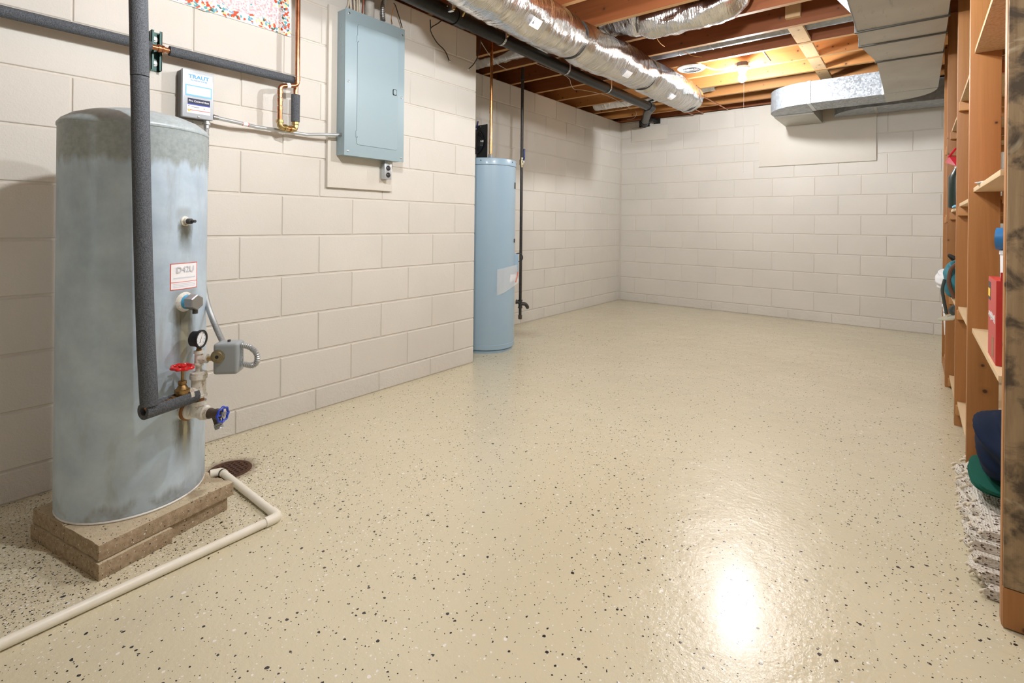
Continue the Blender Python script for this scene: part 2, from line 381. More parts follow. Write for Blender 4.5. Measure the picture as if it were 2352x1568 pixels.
# ------------------------------------------------------------------ mesh helpers
class MB:
    def __init__(s): s.v = []; s.f = []
    def add(s, vs, fs):
        o = len(s.v); s.v += [Vector(p) for p in vs]; s.f += [tuple(i+o for i in f) for f in fs]; return s
    def box(s, a, b, rot=None, piv=None):
        (x0, y0, z0), (x1, y1, z1) = a, b
        vs = [Vector(p) for p in ((x0, y0, z0), (x1, y0, z0), (x1, y1, z0), (x0, y1, z0), (x0, y0, z1), (x1, y0, z1), (x1, y1, z1), (x0, y1, z1))]
        if rot is not None:
            piv = Vector(piv); vs = [piv + rot @ (p-piv) for p in vs]
        return s.add(vs, [(3, 2, 1, 0), (4, 5, 6, 7), (0, 1, 5, 4), (1, 2, 6, 5), (2, 3, 7, 6), (3, 0, 4, 7)])
    def rings(s, rs, cap0=True, cap1=True, closed=False):
        n = len(rs[0]); o = len(s.v)
        for r in rs: s.v += [Vector(p) for p in r]
        m_ = len(rs)
        for i in range(m_ if closed else m_-1):
            j = (i+1) % m_
            for k in range(n):
                l = (k+1) % n; s.f.append((o+i*n+k, o+i*n+l, o+j*n+l, o+j*n+k))
        if not closed:
            if cap0: s.f.append(tuple(o+k for k in reversed(range(n))))
            if cap1: s.f.append(tuple(o+(m_-1)*n+k for k in range(n)))
        return s
    def cyl(s, a, b, r, r2=None, seg=20, caps=True):
        a = Vector(a); b = Vector(b); return s.lathe([(0, r), ((b-a).length, r if r2 is None else r2)], a, b-a, seg, caps)
    def lathe(s, prof, origin, axis, seg=28, caps=True):
        """prof: (distance along axis, radius)"""
        o = Vector(origin); z = Vector(axis).normalized(); x = z.orthogonal().normalized(); y = z.cross(x)
        rs = []
        for t, r in prof:
            r = max(r, 1e-5)
            rs.append([o + z*t + (x*math.cos(a) + y*math.sin(a))*r for a in (2*math.pi*k/seg for k in range(seg))])
        return s.rings(rs, caps, caps)
    def tube(s, pts, r, seg=14, fillet=0., step=6, rfun=None, dens=None, caps=True, squash=None):
        P = fil(pts, fillet, step)
        if dens: P = resample(P, dens)
        frames = []; t0 = (P[1]-P[0]).normalized(); x = t0.orthogonal().normalized()
        L = 0.; rs = []
        for i, p in enumerate(P):
            if i == 0: t = t0
            elif i == len(P)-1: t = (P[i]-P[i-1]).normalized()
            else:
                t = (P[i+1]-P[i-1]).normalized()
            if i: L += (P[i]-P[i-1]).length
            x = (x - t*x.dot(t)).normalized(); y = t.cross(x)
            rr = rfun(L) if rfun else r
            rs.append([p + (x*math.cos(a) + y*math.sin(a))*(rr(a) if callable(rr) else rr) for a in (2*math.pi*k/seg for k in range(seg))])
        return s.rings(rs, caps, caps)
    def prism(s, poly, off):
        """poly: planar list of 3d points, swept by vector off"""
        n = len(poly); off = Vector(off); a = [Vector(p) for p in poly]; b = [p+off for p in a]
        return s.add(a+b, [tuple(reversed(range(n))), tuple(range(n, 2*n))] + [(i, (i+1) % n, (i+1) % n+n, i+n) for i in range(n)])
    def sphere(s, c, r, seg=20, rings=12, sx=(1, 1, 1)):
        c = Vector(c); rs = []
        for i in range(1, rings):
            th = math.pi*i/rings
            rs.append([c + Vector((r*sx[0]*math.sin(th)*math.cos(a), r*sx[1]*math.sin(th)*math.sin(a), -r*sx[2]*math.cos(th))) for a in (2*math.pi*k/seg for k in range(seg))])
        return s.rings(rs)
    def torus(s, c, axis, R, r, seg=28, sub=10, wob=None):
        c = Vector(c); z = Vector(axis).normalized(); x = z.orthogonal().normalized(); y = z.cross(x); rs = []
        for k in range(seg):
            a = 2*math.pi*k/seg; d = x*math.cos(a) + y*math.sin(a); RR = R*(wob(a) if wob else 1)
            rs.append([c + d*(RR + r*math.cos(b)) + z*(r*math.sin(b)) for b in (2*math.pi*q/sub for q in range(sub))])
        return s.rings(rs, closed=True)
def fil(pts, r, step=6):
    P = [Vector(p) for p in pts]
    if r <= 0 or len(P) < 3: return P
    out = [P[0]]
    for i in range(1, len(P)-1):
        a, b, c = P[i-1], P[i], P[i+1]; u = (a-b); w = (c-b); lu, lw = u.length, w.length; u.normalize(); w.normalize()
        ang = u.angle(w)
        if ang > math.pi-.03: out.append(b); continue
        q = min(r/math.tan(ang/2), lu*.48, lw*.48)
        p0, p2 = b+u*q, b+w*q
        for k in range(step+1):
            t = k/step; out.append(p0*(1-t)**2 + b*2*t*(1-t) + p2*t*t)
    out.append(P[-1]); return out
def resample(P, d):
    out = [P[0]]; acc = 0.
    for i in range(1, len(P)):
        a, b = P[i-1], P[i]; L = (b-a).length; t = d-acc
        while t <= L: out.append(a + (b-a)*(t/L)); t += d
        acc = (acc + L) % d
    if (out[-1]-P[-1]).length > d*.2: out.append(P[-1])
    return out
def spline(pts, n=8):
    P = [Vector(p) for p in pts]; out = []
    for i in range(len(P)-1):
        p0 = P[max(i-1, 0)]; p1 = P[i]; p2 = P[i+1]; p3 = P[min(i+2, len(P)-1)]
        for k in range(n):
            t = k/n; out.append(.5*((2*p1) + (p2-p0)*t + (2*p0-5*p1+4*p2-p3)*t*t + (3*p1-p0-3*p2+p3)*t**3))
    out.append(P[-1]); return out

LOC = {}
def thing(name, label, cat, loc, group=None, kind=None):
    o = bpy.data.objects.new(name, None); COL.objects.link(o); o.location = loc; o.empty_display_size = .05
    LOC[o] = Vector(loc); tag(o, label, cat, group, kind); return o
def tag(o, label=None, cat=None, group=None, kind=None):
    if label: o['label'] = label
    if cat: o['category'] = cat
    if group: o['group'] = group
    if kind: o['kind'] = kind
    return o
def mk(name, mb, mt, parent=None, smooth=35, bevel=0., bseg=2, base=False, label=None, cat=None, group=None, kind=None):
    vs = mb.v
    lo = Vector([min(p[i] for p in vs) for i in range(3)]); hi = Vector([max(p[i] for p in vs) for i in range(3)])
    org = (lo+hi)/2
    if base or parent is None: org.z = lo.z
    me = bpy.data.meshes.new(name)
    me.from_pydata([tuple(p-org) for p in vs], [], mb.f); me.update()
    if bevel or True:
        bm = bmesh.new(); bm.from_mesh(me)
        bmesh.ops.recalc_face_normals(bm, faces=bm.faces)
        if bevel:
            ed = [e for e in bm.edges if len(e.link_faces) == 2 and e.calc_face_angle(0) > .6]
            bmesh.ops.bevel(bm, geom=ed, offset=bevel, segments=bseg, affect='EDGES', profile=.6, clamp_overlap=True)
        bm.to_mesh(me); bm.free()
    me.materials.append(MT[mt] if isinstance(mt, str) else mt)
    if smooth: me.shade_smooth(); me.set_sharp_from_angle(angle=math.radians(smooth))
    o = bpy.data.objects.new(name, me); COL.objects.link(o)
    o.location = org - (LOC[parent] if parent else Vector())
    LOC[o] = org
    if parent: o.parent = parent
    tag(o, label, cat, group, kind); return o
def box_(name, a, b, mt, parent=None, bevel=.0, rot=None, piv=None, **k):
    return mk(name, MB().box(a, b, rot, piv), mt, parent, bevel=bevel, **k)
def rz(deg): return Matrix.Rotation(math.radians(deg), 3, 'Z')
def text(name, s, size, origin, right, up, mt, parent, depth=.0004, align='CENTER', squeeze=1., bold=0.):
    cu = bpy.data.curves.new(name, 'FONT'); cu.body = s; cu.size = size; cu.align_x = align; cu.align_y = 'CENTER'; cu.extrude = depth; cu.resolution_u = 3; cu.offset = bold*size
    t = bpy.data.objects.new(name, cu); COL.objects.link(t)
    dg = bpy.context.evaluated_depsgraph_get(); me = bpy.data.meshes.new_from_object(t.evaluated_get(dg))
    bpy.data.objects.remove(t, do_unlink=True)
    r = Vector(right).normalized(); u = Vector(up).normalized(); n = r.cross(u); o = Vector(origin)
    mb = MB(); mb.v = [o + r*(p.co.x*squeeze) + u*p.co.y + n*p.co.z for p in me.vertices]; mb.f = [tuple(p.vertices) for p in me.polygons]
    return mk(name, mb, mt, parent, smooth=0)

# ------------------------------------------------------------------ the setting
def S(o, kind='structure'): o['kind'] = kind; return o
S(box_('floor', (-3.4, -2.6, -.1), (1.3, 6.5, 0), 'floor', smooth=0))
ceiling = S(box_('ceiling', (-3.3, -2.6, ZJ+.235), (1.0, 6.4, ZJ+.26), 'joist_lit', smooth=0))
wall_l = S(box_('wall_left', (XN-.2, -2.6, 0), (XN-.005, YE-.003, ZT), 'mortar', smooth=0))
wall_f = S(box_('wall_left_recess', (XF-.2, YE-.5, 0), (XF-.005, YB+.2, ZT), 'mortar', smooth=0))
wall_b = S(box_('wall_back', (XF-.1, YB+.005, 0), (1.2, YB+.2, ZT), 'mortar', smooth=0))
wall_r = S(box_('wall_right', (.86, -2.6, 0), (1.0, YB+.1, ZJ+.235), 'paint_smooth', smooth=0))
S(box_('wall_rear', (XN-.1, -2.6, 0), (1.0, -2.5, ZJ+.235), 'paint_smooth', smooth=0))
S(box_('wall_jog', (XF-.1, YE-.25, 0), (XN-.1, YE-.06, ZT), 'mortar', smooth=0))
BMESH = {}
def block(parent, axis, a, z0, L, Hh):
    """one concrete block face; axis 'x' = wall facing +X, 'y' = wall facing -Y; a = start along the wall"""
    key = (axis, round(L, 3), round(Hh, 3))
    if key not in BMESH:
        w, h = L/2-.0025, Hh/2-.0042
        ring = lambda w, h, d: [(-w, -h, d), (w, -h, d), (w, h, d), (-w, h, d)]
        vs = ring(w, h, -.014) + ring(w, h, -.0035) + ring(w-.0028, h-.0032, 0)
        fs = [(8, 9, 10, 11)] + [(i+o, (i+1) % 4+o, (i+1) % 4+4+o, i+4+o) for o in (0, 4) for i in range(4)]
        if axis == 'x': vs = [(d, u, v) for u, v, d in vs]
        else: vs = [(u, -d, v) for u, v, d in vs]
        me = bpy.data.meshes.new('block'); me.from_pydata(vs, [], fs)
        bm = bmesh.new(); bm.from_mesh(me); bmesh.ops.recalc_face_normals(bm, faces=bm.faces)
        f = bm.faces[:]; 
        ref = Vector((1, 0, 0)) if axis == 'x' else Vector((0, -1, 0))
        big = max(bm.faces, key=lambda q: q.calc_area())
        if big.normal.dot(ref) < 0: bmesh.ops.reverse_faces(bm, faces=f)
        bm.to_mesh(me); bm.free(); me.materials.append(MT['paint']); BMESH[key] = me
    o = bpy.data.objects.new('block', BMESH[key]); COL.objects.link(o)
    w = Vector((XN if parent is wall_l else XF, a+L/2, z0+Hh/2)) if axis == 'x' else Vector((a+L/2, YB, z0+Hh/2))
    o.location = w - LOC[parent]; o.parent = parent
def courses(parent, axis, z0, a0, a1, off_even, off_odd, off_low):
    rows = [(-1, 0, z0, off_low)] + [(k, z0+CH*k, CH, off_even if k % 2 == 0 else off_odd) for k in range(20) if z0+CH*k < ZT-.03]
    for k, z, h, off in rows:
        h = min(h, ZT-z)
        js = [off + BL*n for n in range(-30, 30)]
        cuts = [a0] + [j for j in js if a0+.03 < j < a1-.03] + [a1]
        for p, q in zip(cuts, cuts[1:]): block(parent, axis, p, z, q-p, h)
courses(wall_l, 'x', .1158, -1.05, YE, YE-BL/2, YE, YE-.01)
courses(wall_f, 'x', .115, 2.75, YB-.012, 5.868, 6.075, 6.075)
courses(wall_b, 'y', .106, XF+.01, .86, -2.4667, -2.662, -2.7072)
# joists, blocking and bridging belong to the ceiling
JY = [3.475 + .4064*n for n in range(-14, 7)]
for y in JY:
    pale = y > 4.4  # same wood; joists around the bulb carry its brightness in their colour
    box_('joist', (-3.28, y-.019, ZJ), (.98, y+.019, ZJ+.235), 'joist_lit' if pale else 'joist_wood', ceiling, smooth=0)
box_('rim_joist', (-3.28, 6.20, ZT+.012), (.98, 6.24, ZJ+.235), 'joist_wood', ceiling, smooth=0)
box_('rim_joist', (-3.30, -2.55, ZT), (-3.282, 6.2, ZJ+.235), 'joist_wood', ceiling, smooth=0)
bx = W(1842, 90, Z=ZJ).x
for a, b in zip(JY, JY[1:]):
    if b < 2.6: continue
    if 2.9 < a < 3.8: box_('blocking', (bx-.045, b-.058, ZJ+.045), (bx+.045, b-.0195, ZJ+.235), 'block_wood', ceiling, smooth=0)
    if a > 3.7: box_('bridging', (bx-.045, a+.019, ZJ+.002), (bx+.045, b-.019, ZJ+.024), 'block_wood', ceiling, smooth=0)
# backing board and cover boards
brd = box_('panel_board', (XN, 1.510, 1.188), (XN+.02, 1.940, 2.168), 'paint_smooth', bevel=.002,
     label='cream painted backing board screwed to the wall behind the breaker panel', cat='board')
cov = thing('wall_cover_board', 'large cream painted board covering an opening high on the back wall', 'board', (-.85, YB-.01, 1.664))
box_('board', (-1.388, YB-.019, 1.664), (-.315, YB-.0005, 2.345), 'paint_smooth', cov, bevel=.002)
box_('wall_patch_board', (-2.935, YB-.009, 2.083), (-2.452, YB-.0005, 2.262), 'paint_smooth', bevel=.001,
     label='small cream painted patch board on the back wall under the drain elbow', cat='board')
hole = thing('wall_sleeve_hole', 'square dark hole in the back wall around the black drain pipe', 'opening', (-2.75, YB-.012, 2.255))
box_('recess', (-2.825, YB-.012, 2.264), (-2.685, YB-.001, 2.35), 'hole_dark', hole)
box_('recess', (-2.625, YB-.012, 2.285), (-2.545, YB-.001, 2.35), 'hole_dark', hole)
# window with a printed film, high on the left wall
win = thing('window_1', 'basement window covered by mottled red and green mosaic film', 'window', (XN, .9, 1.93), kind='structure')
film = MB(); pts = [W(400, -2, X=XN+.006), W(470, 26, X=XN+.006), W(510, 32, X=XN+.006), W(522, 41, X=XN+.006), W(528, 38, X=XN+.006), W(668, 85, X=XN+.006), W(663, 20, X=XN+.006)]
yr = pts[-1].y
poly = [p for p in pts] + [Vector((XN+.006, yr, 2.33)), Vector((XN+.006, .45, 2.33)), Vector((XN+.006, .45, 1.945))]
film.prism(poly, (.002, 0, 0)); mk('mosaic_film', film, 'mosaic_film', win, smooth=0)
fr = MB(); fr.box((XN-.002, .45, 1.935), (XN+.0055, 1.305, 2.34)); mk('white_sheet', fr, 'white', win, smooth=0)

# ------------------------------------------------------------------ lamps
def lamp(k, label):
    x, y, z = BULB_XYZ[k]; t = thing('ceiling_lamp', label, 'lamp', (x, y, z-.05), 'bare bulb lamp holders')
    if k: mk('drop_rod', MB().cyl((x, y, z+.12), (x, y, ZJ+.02), .006), 'steel_dull', t)
    mk('outlet_box', MB().cyl((x, y, z+.085), (x, y, z+.125), .047, seg=8), 'box_dark', t)
    mk('bracket', MB().box((x-.06, y-.012, z+.118), (x+.06, y+.012, z+.130)), 'steel_dull', t)
    mk('holder', MB().lathe([(0, .022), (.0, .028), (.022, .034), (.034, .056), (.046, .060), (.052, .058)], (x, y, z+.036), (0, 0, 1)), 'white_gloss', t)
    mk('bulb', MB().lathe([(0, .001), (.004, .012), (.012, .022), (.026, .030), (.040, .031), (.056, .026), (.070, .017), (.084, .0135)], (x, y, z-.045), (0, 0, 1), 24), 'bulb%d' % k, t)
    if k == 0:
      cd = mk('pull_cord', MB().tube([(x+.02, y-.03, z+.045), (x+.021, y-.031, z-.1), (x+.022, y-.031, z-.80)], .0011, 6), 'cable_white', t)
      mk('cord_bead', MB().sphere((x+.022, y-.031, z-.803), .005, 10, 6), 'white', cd)
    mk('cable', MB().tube(spline([(x-.05, y-.03, z+.11), (x-.12, y-.06, z+.085), (x-.22, y-.08, z+.09), (x-.30, y-.20, z+.12)]), .006, 8), 'cable_white', t)
    return t
lamp(0, 'glowing bare bulb lamp holder with a long white pull cord, between the joists')
lamp(1, 'bare bulb lamp hanging on a short rod near the pressure tank')
lamp(2, 'added unseen fill lamp, a bare bulb hanging on a short rod in the middle of the room')  # out of view, added to brighten the recess, back wall and floor

# ------------------------------------------------------------------ pressure tank on its pavers
TC = Vector((-2.0525, .5513, 0)); TR = .2036
pc = Vector((-1.774, .396, 0)); e1 = Vector((-math.cos(math.radians(11.6)), -math.sin(math.radians(11.6)), 0)); e2 = Vector((e1.y, -e1.x, 0))
if e2.y < 0: e2 = -e2
def paver(o, a, b, z0, z1, label, seed, rough_end=False):
    rnd = random.Random(seed); o = pc + o
    n = 10; mb = MB(); rs = []
    # outline with small chips along the long edge
    pl = []
    for i in range(n+1): pl.append(o + e1*(a*i/n) + e2*(rnd.uniform(0, .003) if 0 < i < n else 0))
    for i in range(1, n+1): pl.append(o + e1*a + e2*(b*i/n) - e1*(rnd.uniform(0, .003) if i < n else 0))
    for i in range(1, n+1): pl.append(o + e1*(a*(1-i/n)) + e2*(b - (rnd.uniform(0, .02) if rough_end and i < n else 0)))
    for i in range(1, n): pl.append(o + e2*(b*(1-i/n)) + e1*rnd.uniform(0, .003))
    mb.prism([p + Vector((0, 0, z0)) for p in pl], (0, 0, z1-z0))
    return mk('concrete_paver', mb, 'paver', bevel=.003, smooth=30, label=label, cat='paver', group='pavers under the tank')
paver(Vector(), .196, .40, .048, .094, 'speckled tan concrete paver under the tank, top layer, on the drain pipe side', 1, True)
paver(e1*.199, .196, .40, .048, .094, 'speckled tan concrete paver under the tank, top layer, on the wall side', 2)
paver(e1*-.010+e2*-.004, .41, .196, 0, .046, 'concrete paver under the tank, bottom layer, nearest the viewer', 3)
paver(e1*.012+e2*.196, .395, .19, 0, .046, 'concrete paver under the tank, bottom layer, far side', 4)
tank = thing('pressure_tank', 'tall grey galvanized well pressure tank with stained ports on concrete pavers', 'tank', (TC.x, TC.y, .094))
prof = [(0, TR-.012), (.006, TR-.003), (.014, TR), (1.198, TR), (1.203, TR+.0025), (1.209, TR+.0025), (1.213, TR), (1.222, TR-.006), (1.240, TR-.030), (1.256, TR-.070), (1.268, TR-.12), (1.274, .03), (1.275, .001)]
mk('shell', MB().lathe(prof, (TC.x, TC.y, .094), (0, 0, 1), 72), 'tank_grey', tank, smooth=40)
mk('seam', MB().torus((TC.x, TC.y, 1.296), (0, 0, 1), TR+.0005, .0022, 72, 6), 'tank_grey', tank)
mk('base_bead', MB().torus((TC.x, TC.y, .0985), (0, 0, 1), TR-.004, .004, 64, 6), 'white', tank)
nd = lambda deg: Vector((math.cos(math.radians(deg)), math.sin(math.radians(deg)), 0))
def onT(deg, z, r=TR): return TC + nd(deg)*r + Vector((0, 0, z))
# sticker, curved on the shell
def patch(name, d0, d1, z0, z1, r, mt, parent, n=10, skew=0.):
    mb = MB(); rs = []
    for i in range(n+1):
        d = d0+(d1-d0)*i/n; dz = skew*(i/n)
        rs.append([onT(d, z0+dz, r), onT(d, z1+dz, r), onT(d, z1+dz, r-.0015), onT(d, z0+dz, r-.0015)])
    mb.rings(rs); return mk(name, mb, mt, parent, smooth=30)
st = patch('sticker', 10.2, 38.4, .779, .864, TR+.0006, 'paper', tank)
for a, b, z0, z1 in ((10.2, 38.4, .862, .864), (10.2, 38.4, .779, .781), (10.2, 10.8, .779, .864), (37.8, 38.4, .779, .864), (10.2, 38.4, .8025, .804)):
    patch('red_border', a, b, z0, z1, TR+.0010, 'red_ink', st)
for z0 in (.797, .792, .787, .817, .8145): patch('fine_print', 13, 36, z0, z0+.0012, TR+.0010, 'grey_ink', st)
dd = 24; text('sticker_text', 'D42U', .027, onT(dd, .843, TR+.0022), Vector((-math.sin(math.radians(dd)), math.cos(math.radians(dd)), 0)), (0, 0, 1), 'grey_ink', st)
# upper port with a stub, middle plug
na = nd(23.4); p0 = TC + na*(TR-.004) + Vector((0, 0, 1.0))
up_ = mk('air_port', MB().lathe([(0, .017), (.006, .016), (.008, .011), (.016, .011)], p0, na, 20), 'rusty_white', tank, label='rust stained air port')
mk('valve_stub', MB().lathe([(.012, .009), (.030, .009), (.031, .0045), (.046, .0045)], p0, na, 16), 'iron_dark', up_)
na = nd(24.3); p0 = TC + na*(TR-.004) + Vector((0, 0, .737))
plug = mk('plug_port', MB().lathe([(0, .034), (.008, .030), (.012, .024)], p0, na, 28), 'rusty_white', tank, label='plugged side port')
mk('plug_ring', MB().lathe([(.010, .024), (.011, .0235), (.026, .0225), (.027, .018)], p0, na, 28), 'teal_ring', plug)
q = p0 + na*.040; tq = Vector((-na.y, na.x, 0))
hd = MB()
for s_ in (1,):
    rs = []
    for t, r in ((.024, .0235), (.025, .026), (.052, .026), (.055, .023)):
        rs.append([p0 + na*t + (tq*math.cos(a) + Vector((0, 0, 1))*math.sin(a))*r for a in (math.pi/6+math.pi/3*k for k in range(6))])
    hd.rings(rs)
mk('plug_hex', hd, 'steel_dull', plug, smooth=20)
mk('plug_stem', MB().cyl(p0+na*.045-Vector((0, 0, .018)), p0+na*.045-Vector((0, 0, .036)), .008), 'iron_dark', plug)

# ------------------------------------------------------------------ manifold in front of the tank
nv = nd(25.5); P0 = TC + nv*TR + Vector((0, 0, .381)); Sx = P0 + nv*.052
zS = lambda y: W(462, y, d=FW.dot(Sx)).z
at = lambda z: Vector((Sx.x, Sx.y, z))
ELB = W(338, 942, d=1.5); zrun = ELB.z
rund = Vector((Sx.x-ELB.x, Sx.y-ELB.y, 0)); runL = rund.length; rund.normalize()
man = thing('tank_manifold', 'white rusted pipe tees stacked at the outlet port of the pressure tank', 'pipe fitting', at(.36))
mk('port_union', MB().lathe([(-.006, .030), (.010, .030), (.011, .026), (.022, .026), (.023, .021), (.034, .021)], P0, nv, 28), 'rusty_white', man)
mk('rust_ring', MB().lathe([(.006, .0305), (.014, .0312), (.016, .0265)], P0, nv, 28), 'rust', man)
lt = MB().lathe([(.028, .022), (.034, .022), (.035, .0195), (.066, .0195), (.067, .023), (.082, .023), (.084, .0185), (.096, .0185)], P0, nv, 28)
lt.lathe([(0, .0195), (zS(930)-.381, .0195), (zS(928)-.381, .0235), (zS(919)-.381, .0235)], at(.381), (0, 0, 1), 28)
mk('lower_tee', lt, 'rusty_white', man)
mk('rusty_nipple', MB().cyl(at(zS(922)), at(zS(905)), .0165, seg=24), 'rust', man)
ut = MB().lathe([(0, .0255), (.006, .0255), (.008, .0215), (zS(870)-zS(910), .0215), (zS(868)-zS(910), .0255), (zS(860)-zS(910), .0255)], at(zS(910)), (0, 0, 1), 28)
ut.lathe([(0, .0215), (.030, .0215), (.031, .0245), (.042, .0245)], at(zrun+.004), -rund, 28)
mk('upper_tee', ut, 'rusty_white', man)
mk('bushing', MB().lathe([(0, .0245), (.010, .0245), (.011, .014), (.013, .014)], at(zS(861)), (0, 0, 1), 24), 'rusty_white', man)
mk('nipple', MB().cyl(at(zS(853)), at(zS(832)), .0095, seg=20), 'rusty_white', man)
stt = MB().lathe([(0, .0145), (.006, .0145), (.007, .0125), (zS(812)-zS(838), .0125), (zS(811)-zS(838), .0150), (zS(805)-zS(838), .0150)], at(zS(838)), (0, 0, 1), 22)
nsw = nd(40); stt.lathe([(0, .0125), (.020, .0125), (.021, .0145), (.028, .0145)], at(zS(823)), nsw, 22)
mk('small_tee', stt, 'rusty_white', man)
# gauge
gz = zS(778); gd = nd(36)
ga = thing('pressure_gauge', 'round black pressure gauge with a white dial on top of the tank manifold', 'gauge', at(zS(806)))
mk('stem', MB().lathe([(0, .0085), (.008, .0085), (.009, .007), (gz-.02-zS(806), .007)], at(zS(806)), (0, 0, 1), 6), 'bronze', ga, smooth=15)
gc = at(gz)
gb = mk('case', MB().lathe([(-.022, .020), (-.020, .0245), (.0, .0255), (.002, .0290), (.010, .0290), (.010, .0245), (.005, .0240)], gc, gd, 36), 'black', ga)
dl = mk('dial', MB().cyl(gc+gd*.003, gc+gd*.0062, .0243, seg=36), 'dial', ga)
gx = Vector((-gd.y, gd.x, 0)); gu = Vector((0, 0, 1))
tk = MB()
for k in range(9):
    a = math.radians(225-33.75*k); dr = gx*math.cos(a)+gu*math.sin(a); pr = gx*-math.sin(a)+gu*math.cos(a)
    c0 = gc+gd*.0064+dr*.017; tk.add([c0-pr*.0007, c0+pr*.0007, c0+dr*.005+pr*.0007, c0+dr*.005-pr*.0007], [(0, 1, 2, 3)])
mk('tick_marks', tk, 'dark_ink', dl, smooth=0)
a = math.radians(62); dr = gx*math.cos(a)+gu*math.sin(a); pr = gx*-math.sin(a)+gu*math.cos(a); c0 = gc+gd*.0068
mk('needle', MB().add([c0-dr*.014-pr*.0016, c0-dr*.014+pr*.0016, c0+dr*.019], [(0, 1, 2)]), 'dark_ink', dl, smooth=0)
# pressure switch
sw0 = at(zS(823)) + nsw*.052
psw = thing('pressure_switch', 'grey pressure switch box with a round brass boss, piped beside the gauge', 'switch', W(525, 853, d=1.66))
mk('nipple', MB().cyl(at(zS(823))+nsw*.022, sw0+nsw*.01, .0075, seg=14), 'brass', psw)
bc = W(526, 819, d=1.665); fr_n = nd(-42); fr_t = nd(48)
ro = Matrix((( fr_t.x, -fr_n.x, 0), (fr_t.y, -fr_n.y, 0), (0, 0, 1)))   # local x -> tangent, local y -> back
cs = MB(); hw, hd_, hh = .0375, .032, .050
cs.box((bc.x-hw, bc.y-hd_, bc.z-hh), (bc.x+hw, bc.y+hd_, bc.z+hh), ro, bc)
case = mk('case', cs, 'switch_grey', psw, bevel=.011, bseg=4)
lc = bc + fr_n*hd_
bo = lc - fr_t*.022 + Vector((0, 0, .010))
mk('boss', MB().lathe([(-.002, .021), (.003, .021), (.004, .016), (.008, .015), (.0085, .006)], bo, fr_n, 28), 'old_brass', psw)
mk('boss_hole', MB().lathe([(.0086, .0055), (.0092, .0055)], bo, fr_n, 16), 'black', psw)
rs_c = bc + fr_t*hw; em = MB()
def fr_rect(mb, c, r, u, n, w, h, t=.0012, th=.0012):
    for s_ in (-1, 1):
        for (cc, ww, hh2) in ((c+u*(s_*h), w, t), (c+r*(s_*w), t, h)):
            mb.add([cc-r*ww-u*hh2+n*z for z in (0, th)] + [cc+r*ww-u*hh2+n*z for z in (0, th)] + [cc+r*ww+u*hh2+n*z for z in (0, th)] + [cc-r*ww+u*hh2+n*z for z in (0, th)],
                   [(1, 3, 5, 7), (0, 1, 3, 2), (2, 3, 5, 4), (4, 5, 7, 6), (6, 7, 1, 0)])
back = -fr_n; uz = Vector((0, 0, 1))
fr_rect(em, rs_c - uz*.020, back, uz, fr_t, .010, .011); fr_rect(em, rs_c - uz*.020, back, uz, fr_t, .0045, .0055)
fr_rect(em, rs_c + uz*.014, back, uz, fr_t, .010, .016)
for k in (-1, 0, 1): fr_rect(em, rs_c + uz*(.014+.009*k), back, uz, fr_t, .010, .0005)
mk('embossed_mark', em, 'switch_grey', psw, smooth=0)
mk('top_screw', MB().cyl(bc+Vector((0, 0, hh)), bc+Vector((0, 0, hh+.006)), .005, seg=10), 'iron_dark', psw)
def flex(name, pts, r, mt, label=None, parent=None, pitch=.006, amp=.0011, **k):
    return mk(name, MB().tube(spline(pts, 10), r, 12, rfun=lambda L: r + amp*math.sin(2*math.pi*L/pitch), dens=pitch/4), mt, parent, smooth=60, label=label, **k)
swt = bc + fr_t*.0 + Vector((0, 0, hh))
flex('flexible_conduit', [W(462, 600, d=1.92), W(468, 652, d=1.875), W(477, 700, d=1.80), W(492, 742, d=1.73), W(513, 788, d=1.68)], .0085, 'flex_grey',
     'ribbed grey flexible conduit running from behind the tank down to the pressure switch', cat='conduit')
flex('flexible_conduit', [W(556, 793, d=1.67), W(574, 797, d=1.67), W(589, 812, d=1.67), W(590, 830, d=1.67), W(580, 839, d=1.67), W(560, 836, d=1.67)], .0085, 'flex_grey',
     'short curled ribbed grey conduit looping on the side of the pressure switch', cat='conduit')
# gate valve with red wheel
gvp = Vector((ELB.x, ELB.y, zrun)) + rund*(runL*.66)
gv = thing('gate_valve', 'brass gate valve with a red scalloped handwheel on the tank pipe', 'valve', gvp)
mk('body', MB().lathe([(-.034, .017), (-.026, .017), (-.025, .014), (.025, .014), (.026, .017), (.036, .017)], gvp, rund, 8).lathe([(0, .018), (.020, .0185), (.021, .0215), (.030, .0215), (.031, .017), (.040, .013), (.044, .010), (.047, .012), (.056, .012), (.057, .008)], gvp, (0, 0, 1), 28), 'bronze', gv, smooth=30)
hz = W(424, 843, d=FW.dot(gvp)).z
mk('stem', MB().cyl(gvp+Vector((0, 0, .05)), Vector((gvp.x, gvp.y, hz)), .0042, seg=12), 'bronze', gv)
def wheel(c, axis, R, mt, parent, hub_mt):
    z = Vector(axis).normalized(); x = z.orthogonal().normalized(); y = z.cross(x)
    w = mk('handwheel', MB().torus(c, axis, R, R*.17, 48, 10, wob=lambda a: 1+.07*math.cos(8*a)), mt, parent)
    sp = MB()
    for k in range(4):
        a = math.pi/4+math.pi/2*k; d = x*math.cos(a)+y*math.sin(a)
        sp.cyl(Vector(c), Vector(c)+d*R*.95, R*.12, R*.10, 10)
    mk('spokes', sp, mt, w)
    mk('hub', MB().lathe([(-R*.22, R*.30), (R*.12, R*.42), (R*.22, R*.40), (R*.24, R*.2), (R*.34, R*.18)], c, axis, 24), hub_mt, w)
wheel(Vector((gvp.x, gvp.y, hz)), (.06, .04, 1), .029, 'red_enamel', gv, 'red_enamel')
